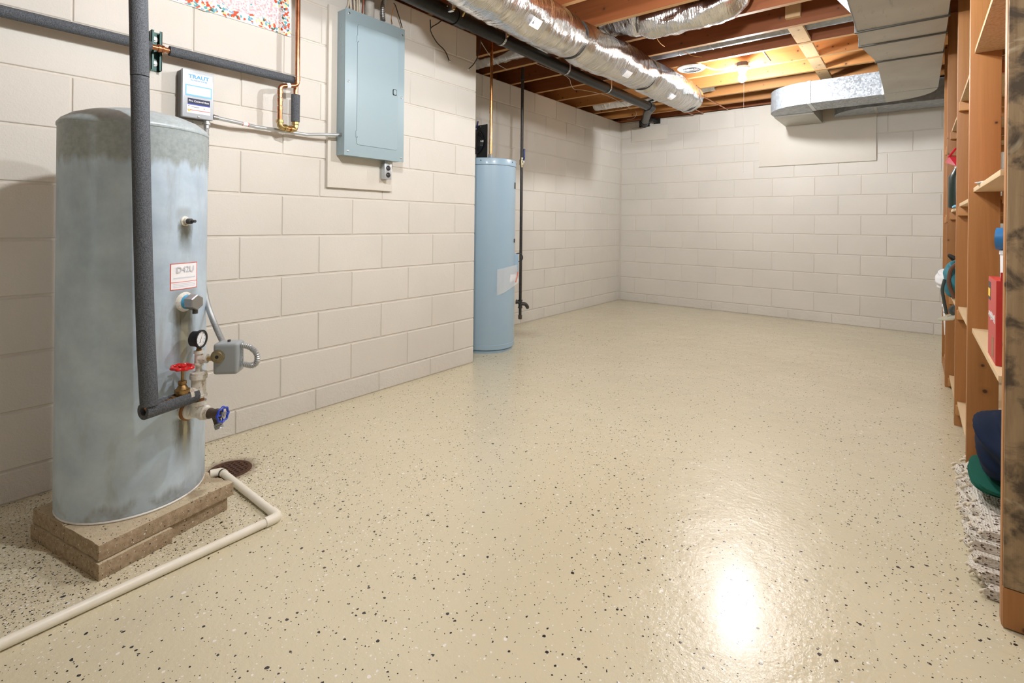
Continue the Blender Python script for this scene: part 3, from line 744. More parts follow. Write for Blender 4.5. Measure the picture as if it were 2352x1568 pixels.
# drain valve with blue wheel
d0 = P0 + nv*.090
dv = thing('drain_valve', 'dark brass drain valve with a blue handwheel at the end of the tank manifold', 'valve', d0)
bd = MB().lathe([(0, .0155), (.010, .017), (.016, .0145), (.030, .0145), (.032, .017), (.040, .0165), (.042, .011), (.050, .011)], d0, nv, 24)
o1 = d0 + nv*.026; o2 = o1 + Vector((nv.x*.012, nv.y*.012, -.030)); o3 = o2 + (o2-o1).normalized()*.014
bd.cyl(o1, o2, .0115, .011, 20); mk('body', bd, 'iron_brown', dv)
ou = (o3-o2); mk('hose_thread', MB().lathe([(0, .0125)] + [(0.001+.0022*k, .0135 if k % 2 else .0122) for k in range(8)], o2, ou, 24), 'steel_dull', dv)
wheel(d0+nv*.056, nv, .0225, 'blue_enamel', dv, 'steel_dull')
# insulated run and riser
def foam_half(name, a, b, r0, r1, open_deg, parent, up=Vector((0, 0, 1)), n=22):
    a = Vector(a); b = Vector(b); z = (b-a).normalized(); x = (up - z*up.dot(z)).normalized(); y = z.cross(x); mb = MB()
    angs = [math.radians(open_deg/2 + (360-open_deg)*k/n) for k in range(n+1)]
    sec = [(r1, t) for t in angs] + [(r0, t) for t in reversed(angs)]
    rs = [[p + (x*math.cos(t)+y*math.sin(t))*r for r, t in sec] for p in (a, b)]
    return mk(name, mb.rings(rs), 'foam', parent, smooth=50)
rs_ = thing('insulated_riser', 'grey foam insulated pipe rising in front of the pressure tank to the ceiling', 'pipe', Vector((ELB.x, ELB.y, zrun-.02)))
top = W(318, 2, d=1.5); mid = W(327, 500, d=1.5)
e3 = Vector((ELB.x, ELB.y, zrun))
dirt = (top-mid); tt = top + dirt.normalized()*.62
mid2 = W(331, 176, d=1.5) if False else mid + dirt*((W(327, 176, d=1.5).z-mid.z)/dirt.z)
lowp = Vector((ELB.x, ELB.y, zrun+.012)); lw = W(343, 930, d=1.5); bend = W(335, 770, d=1.5)
mk('foam_sleeve', MB().tube(spline([lw, bend, mid, mid2-dirt.normalized()*.0012], 8), .0232, 22), 'foam', rs_, label='lower foam sleeve')
mk('foam_sleeve', MB().tube([mid2+dirt.normalized()*.0012, top, tt], .0236, 22), 'foam', rs_, label='upper foam sleeve')
foam_half('foam_channel', e3 - rund*.012, e3 + rund*(runL*.93), .0125, .0245, 95, rs_)
mk('copper_pipe', MB().tube([lw+Vector((0, 0, .02)), e3, e3+rund*(runL*.5)], .011, 16, .018), 'copper', rs_)
mk('coupling', MB().lathe([(0, .013), (.016, .013)], e3+rund*(runL*.36), rund, 20), 'copper_bright', rs_)

# ------------------------------------------------------------------ pipes on the left wall
hx, hzp = XN+.062, 1.7025
hp = thing('insulated_wall_pipe', 'grey foam insulated pipe running level along the left wall above the control box', 'pipe', (hx, .7, hzp))
mk('foam_sleeve', MB().tube([(hx, -1.0, hzp), (hx, .693, hzp)], .0205, 20), 'foam', hp)
mk('foam_sleeve', MB().tube([(hx, .757, hzp), (hx, 1.290, hzp)], .0205, 20), 'foam', hp)
mk('copper_pipe', MB().tube([(hx, .66, hzp), (hx, 1.305, hzp), (hx, 1.305, 1.60)], .0112, 16, .02), 'copper', hp)
mk('drop_sleeve', MB().tube([(hx, 1.3045, 1.632), (hx, 1.3045, 1.4985)], .0205, 20), 'foam', hp)
mk('clamp', MB().lathe([(-.010, .0165), (-.004, .0165), (-.003, .0135), (.003, .0135), (.004, .0165), (.010, .0165)], (hx, .727, hzp), (0, 1, 0), 20), 'copper', hp)
stc = thing('strut_channel', 'short dark green slotted strut channel with washers holding the insulated wall pipe', 'bracket', (XN+.01, .72, 1.62))
sm = MB(); sm.box((XN, .703, 1.620), (XN+.004, .741, 1.782))
sm.box((XN, .703, 1.620), (XN+.032, .7055, 1.782)).box((XN, .7385, 1.620), (XN+.032, .741, 1.782))
sm.box((XN+.029, .703, 1.620), (XN+.032, .712, 1.782)).box((XN+.029, .732, 1.620), (XN+.032, .741, 1.782))
mk('channel', sm, 'green_rail', stc, smooth=0)
for z in (1.652, 1.752):
    wsh = mk('washer', MB().lathe([(0, .012), (.002, .012)], (XN+.005, .722, z), (1, 0, 0), 20), 'white', stc)
    mk('bolt', MB().lathe([(.002, .006), (.008, .006)], (XN+.005, .722, z), (1, 0, 0), 6), 'steel_dull', wsh, smooth=10)
lx = XN+.092
cl = thing('copper_loop', 'copper pipe dropping from the ceiling into a brass elbow loop on the left wall', 'pipe', (lx, 1.25, 1.45))
mk('riser', MB().tube([(lx, 1.2945, 2.62), (lx, 1.297, 1.672), (lx, 1.210, 1.652), (lx, 1.2105, 1.475)], .0112, 18, .026), 'copper', cl)
for (y, z, ax) in ((1.2972, 1.705, (0, 0, 1)), (1.2105, 1.622, (0, 0, 1)), (1.2105, 1.585, (0, 0, 1)), (1.2105, 1.545, (0, 0, 1))):
    mk('coupling', MB().lathe([(-.008, .0128), (.008, .0128)], (lx, y, z), ax, 20), 'copper', cl)
    mk('solder', MB().lathe([(.008, .0127), (.011, .0118)], (lx, y, z), ax, 20), 'steel', cl)
mk('strap', MB().lathe([(-.009, .0135), (.009, .0135)], (lx, 1.250, 1.661), (0, 1, .23), 18), 'white', cl)
def elbow(mbn, a, c, b, r, mt, parent):
    mb = MB().tube([a, c, b], r, 18, r*1.4)
    for p, q in ((Vector(a), Vector(c)), (Vector(b), Vector(c))):
        d = (p-q).normalized(); mb.lathe([(-.010, r+.004), (.002, r+.004)], p, d, 18)
    return mk(mbn, mb, mt, parent)
elbow('brass_elbow', (lx, 1.2105, 1.486), (lx, 1.2105, 1.455), (lx-.006, 1.243, 1.455), .0135, 'brass', cl)
elbow('brass_elbow', (hx, 1.3045, 1.494), (hx, 1.3045, 1.458), (hx+.010, 1.272, 1.457), .0135, 'brass', cl)
mk('union', MB().cyl((lx-.006, 1.243, 1.455), (hx+.010, 1.272, 1.457), .0115), 'copper_bright', cl)

# control box
cb = thing('control_box', 'grey pump control box with a white and blue TRAUT service label', 'control box', (XN+.035, .864, 1.439))
CXF = XN+.071; cy0, cy1, cz0, cz1 = .803, .9245, 1.4395, 1.643
mk('case', MB().box((XN, cy0+.002, cz0+.002), (CXF-.003, cy1-.002, cz1-.002)), 'box_dark', cb, bevel=.003)
cvr = mk('cover', MB().box((CXF-.018, cy0, cz0), (CXF, cy1, cz1)), 'box_grey', cb, bevel=.004, bseg=3)
X1 = CXF+.0006; dY = Vector((0, 1, 0)); dZ = Vector((0, 0, 1))
l1 = mk('service_label', MB().box((CXF-.001, .8145, 1.531), (X1, .9165, 1.629)), 'paper', cb, smooth=0)
mk('blue_band', MB().box((CXF, .8145, 1.531), (X1+.0003, .9165, 1.578)), 'pale_blue', l1, smooth=0)
mk('white_field', MB().box((CXF, .8185, 1.538), (X1+.0006, .9125, 1.573)), 'paper', l1, smooth=0)
text('label_name', 'TRAUT', .0215, (X1+.0004, .8655, 1.6135), dY, dZ, 'blue_ink', l1, squeeze=1.16, bold=.032)
text('label_motto', 'WE KNOW WATER', .0072, (X1+.0004, .8655, 1.5985), dY, dZ, 'blue_ink', l1, bold=.02)
fp = MB()
for z, w in ((1.6045, .026), (1.592, .024), (1.588, .026)): fp.box((X1, .8655-w, z-.0006), (X1+.0004, .8655+w, z+.0006))
fp.box((X1, .830, 1.5815), (X1+.0004, .901, 1.583))
for z in (1.567, 1.560, 1.553, 1.546): fp.box((X1+.0005, .822, z-.0002), (X1+.0009, .909, z+.0002))
mk('fine_print', fp, 'grey_ink', l1, smooth=0)
l2 = mk('box_label', MB().box((CXF-.001, .8205, 1.459), (X1, .9115, 1.523)), 'paper', cb, smooth=0)
mk('black_band', MB().box((CXF, .8225, 1.498), (X1+.0003, .9105, 1.522)), 'navy_ink', l2, smooth=0)
mk('violet_band', MB().box((CXF, .8225, 1.494), (X1+.0003, .9105, 1.498)), 'violet_ink', l2, smooth=0)
text('label_title', 'Pro Control Box', .0105, (X1+.0005, .8665, 1.5105), dY, dZ, 'white', l2, squeeze=1.08, bold=.022)
mk('red_line', MB().box((CXF, .8225, 1.471), (X1+.0003, .9105, 1.4735)), 'red_ink', l2, smooth=0)
mk('warning_mark', MB().cyl((CXF, .829, 1.469), (X1+.0005, .829, 1.469), .0045, seg=16), 'yellow_ink', l2)
fp = MB(); fp.box((X1, .838, 1.4845), (X1+.0003, .868, 1.4862)).box((X1, .826, 1.487), (X1+.0003, .829, 1.490)).box((X1, .885, 1.4815), (X1+.0003, .888, 1.485))
mk('fine_print', fp, 'dark_ink', l2, smooth=0)
mk('screw', MB().lathe([(-.001, .0045), (.002, .0045), (.003, .003)], (CXF, .866, 1.447), (1, 0, 0), 14), 'steel', cb)
cg = mk('connector', MB().lathe([(0, .013), (.010, .013), (.011, .016), (.018, .016), (.019, .011), (.034, .011)], (XN+.05, .905, cz0), (0, 0, -1), 16), 'steel_dull', cb)
flex('flexible_conduit', [(XN+.05, .905, cz0-.03), (XN+.05, .906, 1.30), (XN+.045, .903, 1.15), (XN+.05, .89, .98), (XN+.07, .86, .85), (XN+.09, .83, .78)], .0095, 'flex_grey',
     'ribbed grey flexible conduit hanging from the control box down behind the tank', cat='conduit', pitch=.008)
cdx = XN+.06
cd = thing('steel_conduit', 'thin grey steel conduit bent between the control box and the breaker panel', 'conduit', (cdx, 1.2, 1.44))
mk('tube', MB().tube([(cdx, .928, 1.4575), (cdx, 1.02, 1.4515), (cdx-.022, 1.12, 1.4475), (cdx-.022, 1.38, 1.4475), (cdx, 1.47, 1.459), (cdx, 1.562, 1.469)], .0088, 14, .08), 'conduit', cd)
for a, d in (((cdx, .9255, 1.4575), (0, 1, 0)), ((cdx, 1.562, 1.469), (0, -1, 0))):
    mk('connector', MB().lathe([(0, .0125), (.007, .0125), (.008, .0108), (.022, .0108)], a, d, 16), 'steel_dull', cd)
mk('red_tag', MB().lathe([(-.014, .0092), (.014, .0092)], (cdx-.008, 1.068, 1.4495), (0, 1, -.03), 14), 'red_ink', cd, label='small red and white tag')
mk('tag_field', MB().lathe([(-.011, .0094), (.011, .0094)], (cdx-.008, 1.068, 1.4495), (0, 1, -.03), 14), 'paper', cd)

# breaker panel
PXF = XN+.101; PB = XN+.0202; py0, py1, pz0, pz1 = 1.556, 1.957, 1.359, 2.146
bp = thing('breaker_panel', 'large pale blue grey electrical breaker panel mounted on the left wall', 'electrical panel', (PB, 1.756, pz0))
mk('cabinet', MB().box((PB, py0+.004, pz0+.004), (PXF-.003, py1-.004, pz1-.004)), 'panel_grey', bp, bevel=.002)
mk('cover', MB().box((PXF-.0045, py0, pz0), (PXF, py1, pz1)), 'panel_grey', bp, bevel=.0035)
dy0, dy1, dz0, dz1 = 1.632, 1.908, 1.424, 2.078
def rrect(y0, y1, z0, z1, r, x, n=5):
    out = []
    for cy_, cz_, a0 in ((y1-r, z1-r, 0), (y0+r, z1-r, 90), (y0+r, z0+r, 180), (y1-r, z0+r, 270)):
        for k in range(n+1):
            a = math.radians(a0+90*k/n); out.append(Vector((x, cy_+r*math.cos(a), cz_+r*math.sin(a))))
    return out
mk('door_gap', MB().prism(rrect(dy0-.0013, dy1+.0013, dz0-.0016, dz1+.0013, .014, PXF-.001), (.0013, 0, 0)), 'panel_gap', bp, smooth=0)
door = mk('door', MB().prism(rrect(dy0, dy1, dz0, dz1, .013, PXF-.001), (.0032, 0, 0)), 'panel_grey', bp, smooth=20)
for z in (1.480, 1.998):
    mk('hinge', MB().box((PXF, dy0-.006, z-.018), (PXF+.0035, dy0+.003, z+.018)), 'panel_grey', door, bevel=.001)
    mk('hinge_slot', MB().box((PXF+.0022, dy0-.001, z-.018), (PXF+.0042, dy0+.004, z-.012)), 'panel_gap', door)
lt_ = mk('latch', MB().prism(rrect(1.870, 1.899, 1.740, 1.776, .007, PXF+.002), (.002, 0, 0)), 'black', door)
mk('latch_tab', MB().prism(rrect(1.8745, 1.895, 1.7445, 1.772, .006, PXF+.0035), (.003, 0, 0)), 'panel_grey', lt_)
for y, z in ((1.578, 1.384), (1.578, 1.756), (1.578, 2.120), (1.938, 1.384), (1.938, 1.738), (1.938, 2.106)):
    mk('screw', MB().lathe([(0, .0065), (.002, .0062), (.0035, .004)], (PXF-.0005, y, z), (1, 0, 0), 16), 'steel', bp)
for (x, z, r) in ((.05, 2.06, .014), (.045, 1.985, .010), (.062, 1.95, .010), (.045, 1.92, .009), (.062, 1.895, .010), (.045, 1.50, .009), (.06, 1.525, .009), (.06, 1.425, .011), (.044, 1.40, .009)):
    mk('knockout', MB().lathe([(-.001, r), (.0012, r), (.0012, r*.8), (.0008, r*.75)], (XN+x, py0+.004, z), (0, -1, 0), 18), 'panel_grey', bp)
# outlet
ob = thing('outlet_box', 'small grey duplex outlet box hanging under the breaker panel', 'outlet', (PB, 1.873, 1.254))
mk('box', MB().box((PB, 1.851, 1.254), (XN+.060, 1.898, 1.344)), 'conduit', ob, bevel=.006, bseg=3)
mk('cover', MB().box((XN+.060, 1.850, 1.253), (XN+.0635, 1.899, 1.345)), 'conduit', ob, bevel=.003)
mk('nipple', MB().cyl((XN+.045, 1.875, 1.34), (XN+.045, 1.875, 1.365), .012), 'conduit', ob)
for z in (1.279, 1.319):
    rc = mk('receptacle', MB().cyl((XN+.0630, 1.8745, z), (XN+.0655, 1.8745, z), .0148, seg=20), 'black', ob)
    for dy in (-.005, .005): mk('slot', MB().box((XN+.0655, 1.8745+dy-.001, z-.002), (XN+.0658, 1.8745+dy+.001, z+.006)), 'steel_dull', rc)
# cables above the panel
for i, (x0, y0, x1, y1, c) in enumerate(((797, 17, 806, -25, 'cable_cream'), (808, 20, 800, -25, 'cable_cream'), (815, 22, 812, -25, 'cable_cream'), (821, 24, 820, -25, 'cable_cream'), (825, 26, 825, -25, 'cable_cream'), (833, 28, 836, -25, 'cable_red'))):
    a = W(x0, y0, X=XN+.04+.008*(i % 3)); b = W(x1, y1, X=XN+.04+.008*(i % 3)); a.z = pz1-.002
    mk('house_cable', MB().tube([a, b, b+Vector((.02, 0, .25))], .0045 if c == 'cable_cream' else .003, 8, .03), c,
       label=['outer leftmost cream cable entering the top of the breaker panel', 'second cream cable entering the top of the breaker panel', 'third cream cable entering the top of the breaker panel', 'fourth cream cable entering the top of the breaker panel', 'fifth cream cable, nearest the grey conduit on the breaker panel', 'thin reddish cable beside the grey conduit on the breaker panel'][i], cat='cable', group='cables above the breaker panel')
a = W(849, 35, X=XN+.055); gco = thing('grey_conduit', 'fat grey conduit stub entering the top of the breaker panel', 'conduit', (a.x, a.y, pz1-.003))
mk('pipe', MB().cyl((a.x, a.y, pz1-.003), (a.x, a.y, 2.6), .026), 'insul_wire', gco)
mk('collar', MB().lathe([(0, .029), (.012, .029), (.014, .027)], (a.x, a.y, pz1-.003), (0, 0, 1)), 'conduit', gco)
mk('collar_screw', MB().cyl((a.x+.01, a.y+.025, pz1+.004), (a.x+.014, a.y+.038, pz1+.004), .004, seg=8), 'steel', gco)
flex('armoured_conduit', [W(880, 48, X=XN+.05), W(879, 20, X=XN+.05), W(884, 0, X=XN+.05), W(900, -30, X=XN+.07), W(940, -60, X=XN+.12)], .0135, 'steel_dull',
     'ribbed dark metal conduit curving out of the top of the breaker panel', cat='conduit', pitch=.010, amp=.0015)
def wire(name, pts, r, mt, label, plug=None, cat='cable', end=None):
    t = mk(name, MB().tube(spline(pts, 8), r, 8), mt, label=label, cat=cat)
    return t
coax1 = thing('coax_cable', 'black coaxial cable with a bare connector dangling on the left wall, nearer the panel', 'cable', W(1040, 142, X=XN+.02))
mk('jacket', MB().tube(spline([W(1000, -8, X=XN+.14), W(1020, 15, X=XN+.12), W(1021, 38, X=XN+.10), W(1008, 52, X=XN+.09), W(990, 64, X=XN+.045), W(991, 76, X=XN+.03), W(1004, 98, X=XN+.02), W(1022, 117, X=XN+.02), W(1032, 140, X=XN+.02)], 8), .0035, 8), 'black', coax1)
p, q = W(1031, 139, X=XN+.02), W(1040, 144, X=XN+.02); mk('connector', MB().lathe([(0, .005), (.006, .005), (.007, .006), (.016, .006), (.017, .0015), (.022, .0015)], p, q-p, 12), 'steel', coax1)
mk('tail', MB().tube([W(988, 45, X=XN+.05), W(989, 64, X=XN+.045)], .0035, 8), 'black', coax1)
coax2 = thing('coax_cable', 'black coaxial cable with a connector hanging at the end corner of the left wall', 'cable', W(1072, 163, X=XN+.03))
mk('jacket', MB().tube(spline([W(1104, 92, X=XN+.10), W(1103, 105, X=XN+.07), W(1097, 130, X=XN+.05), W(1088, 147, X=XN+.04), W(1077, 158, X=XN+.03)], 8), .0035, 8), 'black', coax2)
p, q = W(1078, 158, X=XN+.03), W(1070, 164, X=XN+.03); mk('connector', MB().lathe([(0, .005), (.006, .005), (.007, .006), (.016, .006), (.017, .0015), (.022, .0015)], p, q-p, 12), 'steel', coax2)
wire('ground_wire', [W(924, 64, X=XN+.06), W(917, 40, X=XN+.06), W(909, 15, X=XN+.08), W(905, 8, X=XN+.10)], .003, 'black', 'black wire slanting up from the corner of the breaker panel')
wire('ground_wire', [W(901, 55, X=XN+.03), W(899, 38, X=XN+.03), W(906, 15, X=XN+.06)], .0018, 'copper_bright', 'thin bare copper wire above the breaker panel')
spl = thing('cable_splitter', 'small metal coaxial splitter with side ports hanging under the joists', 'splitter', W(1036, 20, Z=2.22))
c = W(1036, 15, Z=2.25); mk('hanging_cable', MB().tube(spline([c+Vector((0, 0, .03)), c+Vector((-.005, .01, .07)), c+Vector((-.03, .02, .12)), c+Vector((-.04, .02, .17))]), .0035, 8), 'black', spl); mk('body', MB().box((c.x-.018, c.y-.01, c.z-.03), (c.x+.018, c.y+.01, c.z+.03)), 'steel', spl, bevel=.003)
for dx, dz, sg in ((.018, .018, 1), (.018, -.002, 1), (.018, -.022, 1), (-.018, .012, -1)):
    mk('port', MB().lathe([(0, .005), (.014, .005)], (c.x+dx, c.y, c.z+dz), (sg, 0, 0), 10), 'brass', spl)
for i, (pa, pb, pcn, lb) in enumerate((((1071, 8), (1068, 26), (1058, 45), 'grey coaxial lead with a brass end beside the black drain pipe'), ((1174, 64), (1171, 78), (1163, 88), 'grey coaxial lead with a brass end at the drain pipe strap'))):
    t = thing('coax_lead', lb, 'cable', W(*pcn, Z=2.3)); z0 = 2.31 if i == 0 else 2.30
    A, B, C_ = W(*pa, Z=z0), W(*pb, Z=z0-.05), W(*pcn, Z=z0-.09)
    mk('jacket', MB().tube(spline([A+Vector((0, .01, ZJ-A.z+.03)), A, B]), .0035, 8), 'insul_wire', t); mk('plug', MB().lathe([(0, .005), (.02, .006), (.034, .0055)], B, C_-B, 10), 'brass', t)

# ------------------------------------------------------------------ water heater in the recess
HC = Vector((-2.725, 3.10, 0)); HR = .228; HZ = 1.512
wh = thing('water_heater', 'tall blue grey electric water heater standing in the wall recess', 'water heater', (HC.x, HC.y, 0))
mk('base_ring', MB().lathe([(0, HR-.012), (.018, HR-.012), (.020, HR-.018), (.03, HR-.018)], (HC.x, HC.y, 0), (0, 0, 1), 56), 'heater_blue', wh)
mk('jacket', MB().lathe([(.026, HR-.004), (.028, HR), (1.452, HR), (1.453, HR-.002)], (HC.x, HC.y, 0), (0, 0, 1), 64), 'heater_blue', wh)
mk('bottom_band', MB().lathe([(.028, HR+.0015), (.062, HR+.0015), (.064, HR)], (HC.x, HC.y, 0), (0, 0, 1), 64), 'heater_blue', wh)
mk('top_cap', MB().lathe([(1.455, HR+.003), (1.497, HR+.003), (1.505, HR), (1.508, HR-.008), (1.508, .001)], (HC.x, HC.y, 0), (0, 0, 1), 64), 'heater_blue', wh)
for a in (-62, 8, 40):
    p = Vector((HC.x+math.cos(math.radians(a))*(HR+.002), HC.y+math.sin(math.radians(a))*(HR+.002), 1.485))
    mk('cap_screw', MB().lathe([(0, .005), (.003, .004)], p, nd(a), 10), 'iron_dark', wh)
p = Vector((HC.x, HC.y, .665)) + nd(47)*(HR-.004)
ep = mk('element_cover', MB().box((p.x-.03, p.y-.05, p.z-.11), (p.x+.03, p.y+.05, p.z+.09), rz(47), p), 'heater_blue', wh, bevel=.006)
mk('power_lead', MB().torus(p+nd(40)*.036+Vector((0, 0, .06)), nd(-52), .034, .0045, 28, 8), 'black', wh, label='black looped power lead')
for i, (z, h) in enumerate(((1.28, .05), (.85, .03))):
    q = Vector((HC.x, HC.y, z)) + nd(24)*HR; mk('side_tab', MB().box((q.x-.004, q.y-.01, q.z), (q.x+.006, q.y+.01, q.z+h), rz(24), q), 'iron_dark', wh, bevel=.002)
# clear document pouch taped on the jacket
pv = MB(); ang0, ang1 = -28, 44; rs = []
for i in range(9):
    t = i/8; dg = ang0+(ang1-ang0)*t; rr = HR+.002+.035*max(0, t-.35)**1.2+.004*math.sin(9*t)
    zt_, zb_ = .655+.02*t-.03*(t < .3)*(.3-t), .445+.10*t
    rs.append([Vector((HC.x, HC.y, zt_)) + nd(dg)*rr, Vector((HC.x, HC.y, zb_)) + nd(dg)*(rr+.012*t), Vector((HC.x, HC.y, zb_)) + nd(dg)*(rr+.010*t-.0012), Vector((HC.x, HC.y, zt_)) + nd(dg)*(rr-.0012)])
po = mk('document_pouch', pv.rings(rs), 'clear_plastic', wh, label='clear plastic document pouch')
sl = MB(); rs = []
for i in range(5):
    t = .45+.5*i/4; dg = ang0+(ang1-ang0)*t; rr = HR+.001+.035*max(0, t-.35)**1.2
    rs.append([Vector((HC.x, HC.y, .60)) + nd(dg)*rr, Vector((HC.x, HC.y, .50+.08*t)) + nd(dg)*rr, Vector((HC.x, HC.y, .50+.08*t)) + nd(dg)*(rr-.001), Vector((HC.x, HC.y, .60)) + nd(dg)*(rr-.001)])
mk('leaflet', sl.rings(rs), 'white_plastic', po)
mk('orange_stripe', MB().tube([Vector((HC.x, HC.y, .535)) + nd(22)*(HR+.018), Vector((HC.x, HC.y, .61)) + nd(34)*(HR+.026)], .005, 8), 'orange_paint', po)
# copper riser of the heater
k = W(1127, 352, d=3.93); kx, ky = k.x, k.y
cr = thing('copper_riser', 'bright copper pipe rising from the top of the water heater', 'pipe', (kx, ky, 1.50))
mk('pipe', MB().tube([(kx, ky, 1.50), (kx, ky, 2.54)], .0115, 16), 'copper_bright', cr)
mk('nut', MB().lathe([(0, .017), (.028, .017), (.03, .013)], (kx, ky, 1.507), (0, 0, 1), 8), 'steel_dull', cr, smooth=15)
for z in (1.86, 1.885): mk('coupling', MB().lathe([(-.008, .0135), (.008, .0135)], (kx, ky, z), (0, 0, 1), 18), 'copper_bright', cr)
# black board with a round horn, left of the copper riser
by = 3.36; b1 = W(1118.5, 320, Y=by).x
hb = thing('black_board', 'black plate with a glossy round black horn above the water heater', 'speaker', (XF, by, 1.5))
zt0, zb0 = W(1105, 287, Y=by).z, 1.47
mk('plate', MB().box((XF, by, zb0), (b1, by+.008, zt0)), 'black', hb, bevel=.001)
hc = W(1088, 326, Y=by-.02); mk('horn', MB().lathe([(0, .001), (.003, .05), (.018, .088), (.038, .108), (.045, .112), (.05, .109), (.06, .09)], (hc.x, by-.055, hc.z), (0, 1, 0), 40), 'black_gloss', hb)
mk('blue_lever', MB().tube([W(1094, 294, Y=by-.02), W(1097, 285, Y=by-.02), W(1098, 278, Y=by-.02)], .006, 10), 'blue_plastic', hb)
mk('bolt', MB().lathe([(0, .003), (.003, .003)], W(1104, 291, Y=by-.003), (0, -1, 0), 10), 'steel', hb)
mk('bracket', MB().box((b1, by-.01, 1.48), (b1+.022, by+.004, 1.545)), 'conduit', hb)

# black iron gas drop
gp = W(1197, 500, Y=3.665); gx_, gy_ = gp.x, gp.y
gas = thing('gas_pipe', 'black iron gas pipe dropping beside the water heater to a capped drip leg', 'pipe', (gx_, gy_, .13))
mk('pipe', MB().tube([(gx_, gy_, .155), (gx_, gy_, 2.45), (-2.33, gy_+.01, 2.455), (-2.33, gy_+.01, ZJ+.234)], .0135, 16, .03), 'iron_dark', gas)
mk('drip_cap', MB().lathe([(0, .017), (.03, .0185), (.034, .0185), (.036, .014)], (gx_, gy_, .135), (0, 0, 1), 18), 'iron_brown', gas)
te = MB().lathe([(0, .0205), (.012, .0205), (.013, .0175), (.062, .0175), (.063, .0205), (.075, .0205)], (gx_, gy_, .235), (0, 0, 1), 20)
te.tube([(gx_, gy_, .275), (gx_+.035, gy_+.03, .272), (gx_+.045, gy_+.045, .25), (gx_+.03, gy_+.07, .235)], .0165, 14, .02)
te.lathe([(0, .016), (.028, .016), (.03, .020), (.042, .020)], (gx_, gy_, .285), (-.7, -.7, .2), 16); mk('tee', te, 'iron_dark', gas)
zv = W(1198, 372, d=FW.dot(gp)).z
gvl = mk('ball_valve', MB().lathe([(-.05, .0165), (-.028, .0175), (-.026, .021), (.02, .021), (.022, .0175), (.04, .0165)], (gx_, gy_, zv), (0, 0, 1), 10), 'old_brass', gas, smooth=20)
nl = -FW*.8+RT*.6; nl.z = 0; nl.normalize()
mk('blue_lever', MB().tube([Vector((gx_, gy_, zv+.015))+nl*.028, Vector((gx_, gy_, zv+.04))+nl*.036, Vector((gx_, gy_, zv+.115))+nl*.036], .0085, 10, .01), 'blue_plastic', gvl)
mk('lever_nut', MB().lathe([(0, .009), (.030, .009)], (gx_, gy_, zv), nl, 10), 'steel_dull', gvl)
mk('coupling', MB().lathe([(-.02, .0175), (.02, .0175)], (gx_, gy_, 2.33), (0, 0, 1), 14), 'iron_dark', gas)

# ------------------------------------------------------------------ pipes and ducts under the joists
AZ = 2.265; AX = -2.235; AR = .0455
ab = thing('drain_pipe', 'black plastic drain pipe slung under the joists along the left wall', 'pipe', (AX, 3.5, AZ-.05))
ea, eb = Vector((AX-.01, 5.16, AZ)), W(1483, 286, Y=YB-.06)
a0 = Vector((AX+.07, -1.8, AZ+.02)); a1 = Vector((AX+.015, 2.25, AZ)); a2 = Vector((AX-.02, 3.8, AZ))
mk('pipe', MB().tube([a0, a1], AR, 26), 'abs_black', ab); mk('pipe', MB().tube([a1, a2, ea], AR-.001, 26), 'abs_black', ab)
mk('coupling', MB().tube([a1-Vector((0, .05, 0)), a1+Vector((0, .05, 0))], AR+.005, 26), 'abs_black', ab)
fin = Vector((-2.757, YB-.015, 2.300))
mk('elbow', MB().tube([ea-Vector((0, .05, 0)), ea+Vector((0, .05, 0)), ea+(fin-ea)*.22], AR+.005, 24, .06), 'abs_black', ab)
mk('tail_pipe', MB().tube([ea+(fin-ea)*.2, fin], AR, 24), 'abs_black', ab)
for t in (.80, .88, .96): mk('hub_ring', MB().tube([ea+(fin-ea)*t, ea+(fin-ea)*(t+.03)], AR+.007, 24), 'abs_black', ab)
vx = Vector((-2.585, YB-.03, 2.315)); mk('cleanout', MB().tube([ea+(fin-ea)*.85, vx+Vector((-.03, -.06, .02)), vx], .03, 18, .03), 'abs_black', ab)
for i, (px_, y_) in enumerate(((1165, 2.66), (1310, 3.50), (1412, 4.22))):
    tt_ = (y_-2.25)/(3.8-2.25); xx = AX+.015-.035*tt_ if y_ < 3.8 else AX-.02+.01*(y_-3.8)/1.36
    st_ = thing('pipe_strap', ['perforated metal strap hanging the drain pipe near the left wall end', 'perforated metal strap hanging the middle of the drain pipe', 'perforated metal strap hanging the drain pipe nearest its elbow'][i], 'strap', (xx, y_, AZ-.05), 'straps of the drain pipe')
    R_ = AR+.0015; arc = [(xx-R_, y_, ZJ+.05)] + [(xx+R_*math.cos(t), y_, AZ+R_*math.sin(t)) for t in (math.pi+math.pi*k/12 for k in range(13))] + [(xx+R_, y_, ZJ+.05)]
    mb = MB(); rs = []
    for j, p in enumerate(arc):
        d = Vector(arc[min(j+1, 14)])-Vector(arc[max(j-1, 0)]); nrm = Vector((d.z, 0, -d.x)).normalized(); p = Vector(p)
        rs.append([p+nrm*.0012+Vector((0, s_*.0095, 0)) for s_ in (-1, 1)] + [p-nrm*.0005+Vector((0, s_*.0095, 0)) for s_ in (1, -1)])
    sb = mk('band', mb.rings(rs), 'steel', st_, smooth=40)
    hm = MB()
    for k in range(1, 12, 2):
        t = math.pi+math.pi*k/12; nn = Vector((math.cos(t), 0, math.sin(t))); hm.lathe([(0, .0035), (.0005, .0035)], Vector((xx, y_, AZ))+nn*(R_+.0022), nn, 10)
    mk('punch_holes', hm, 'black', sb)

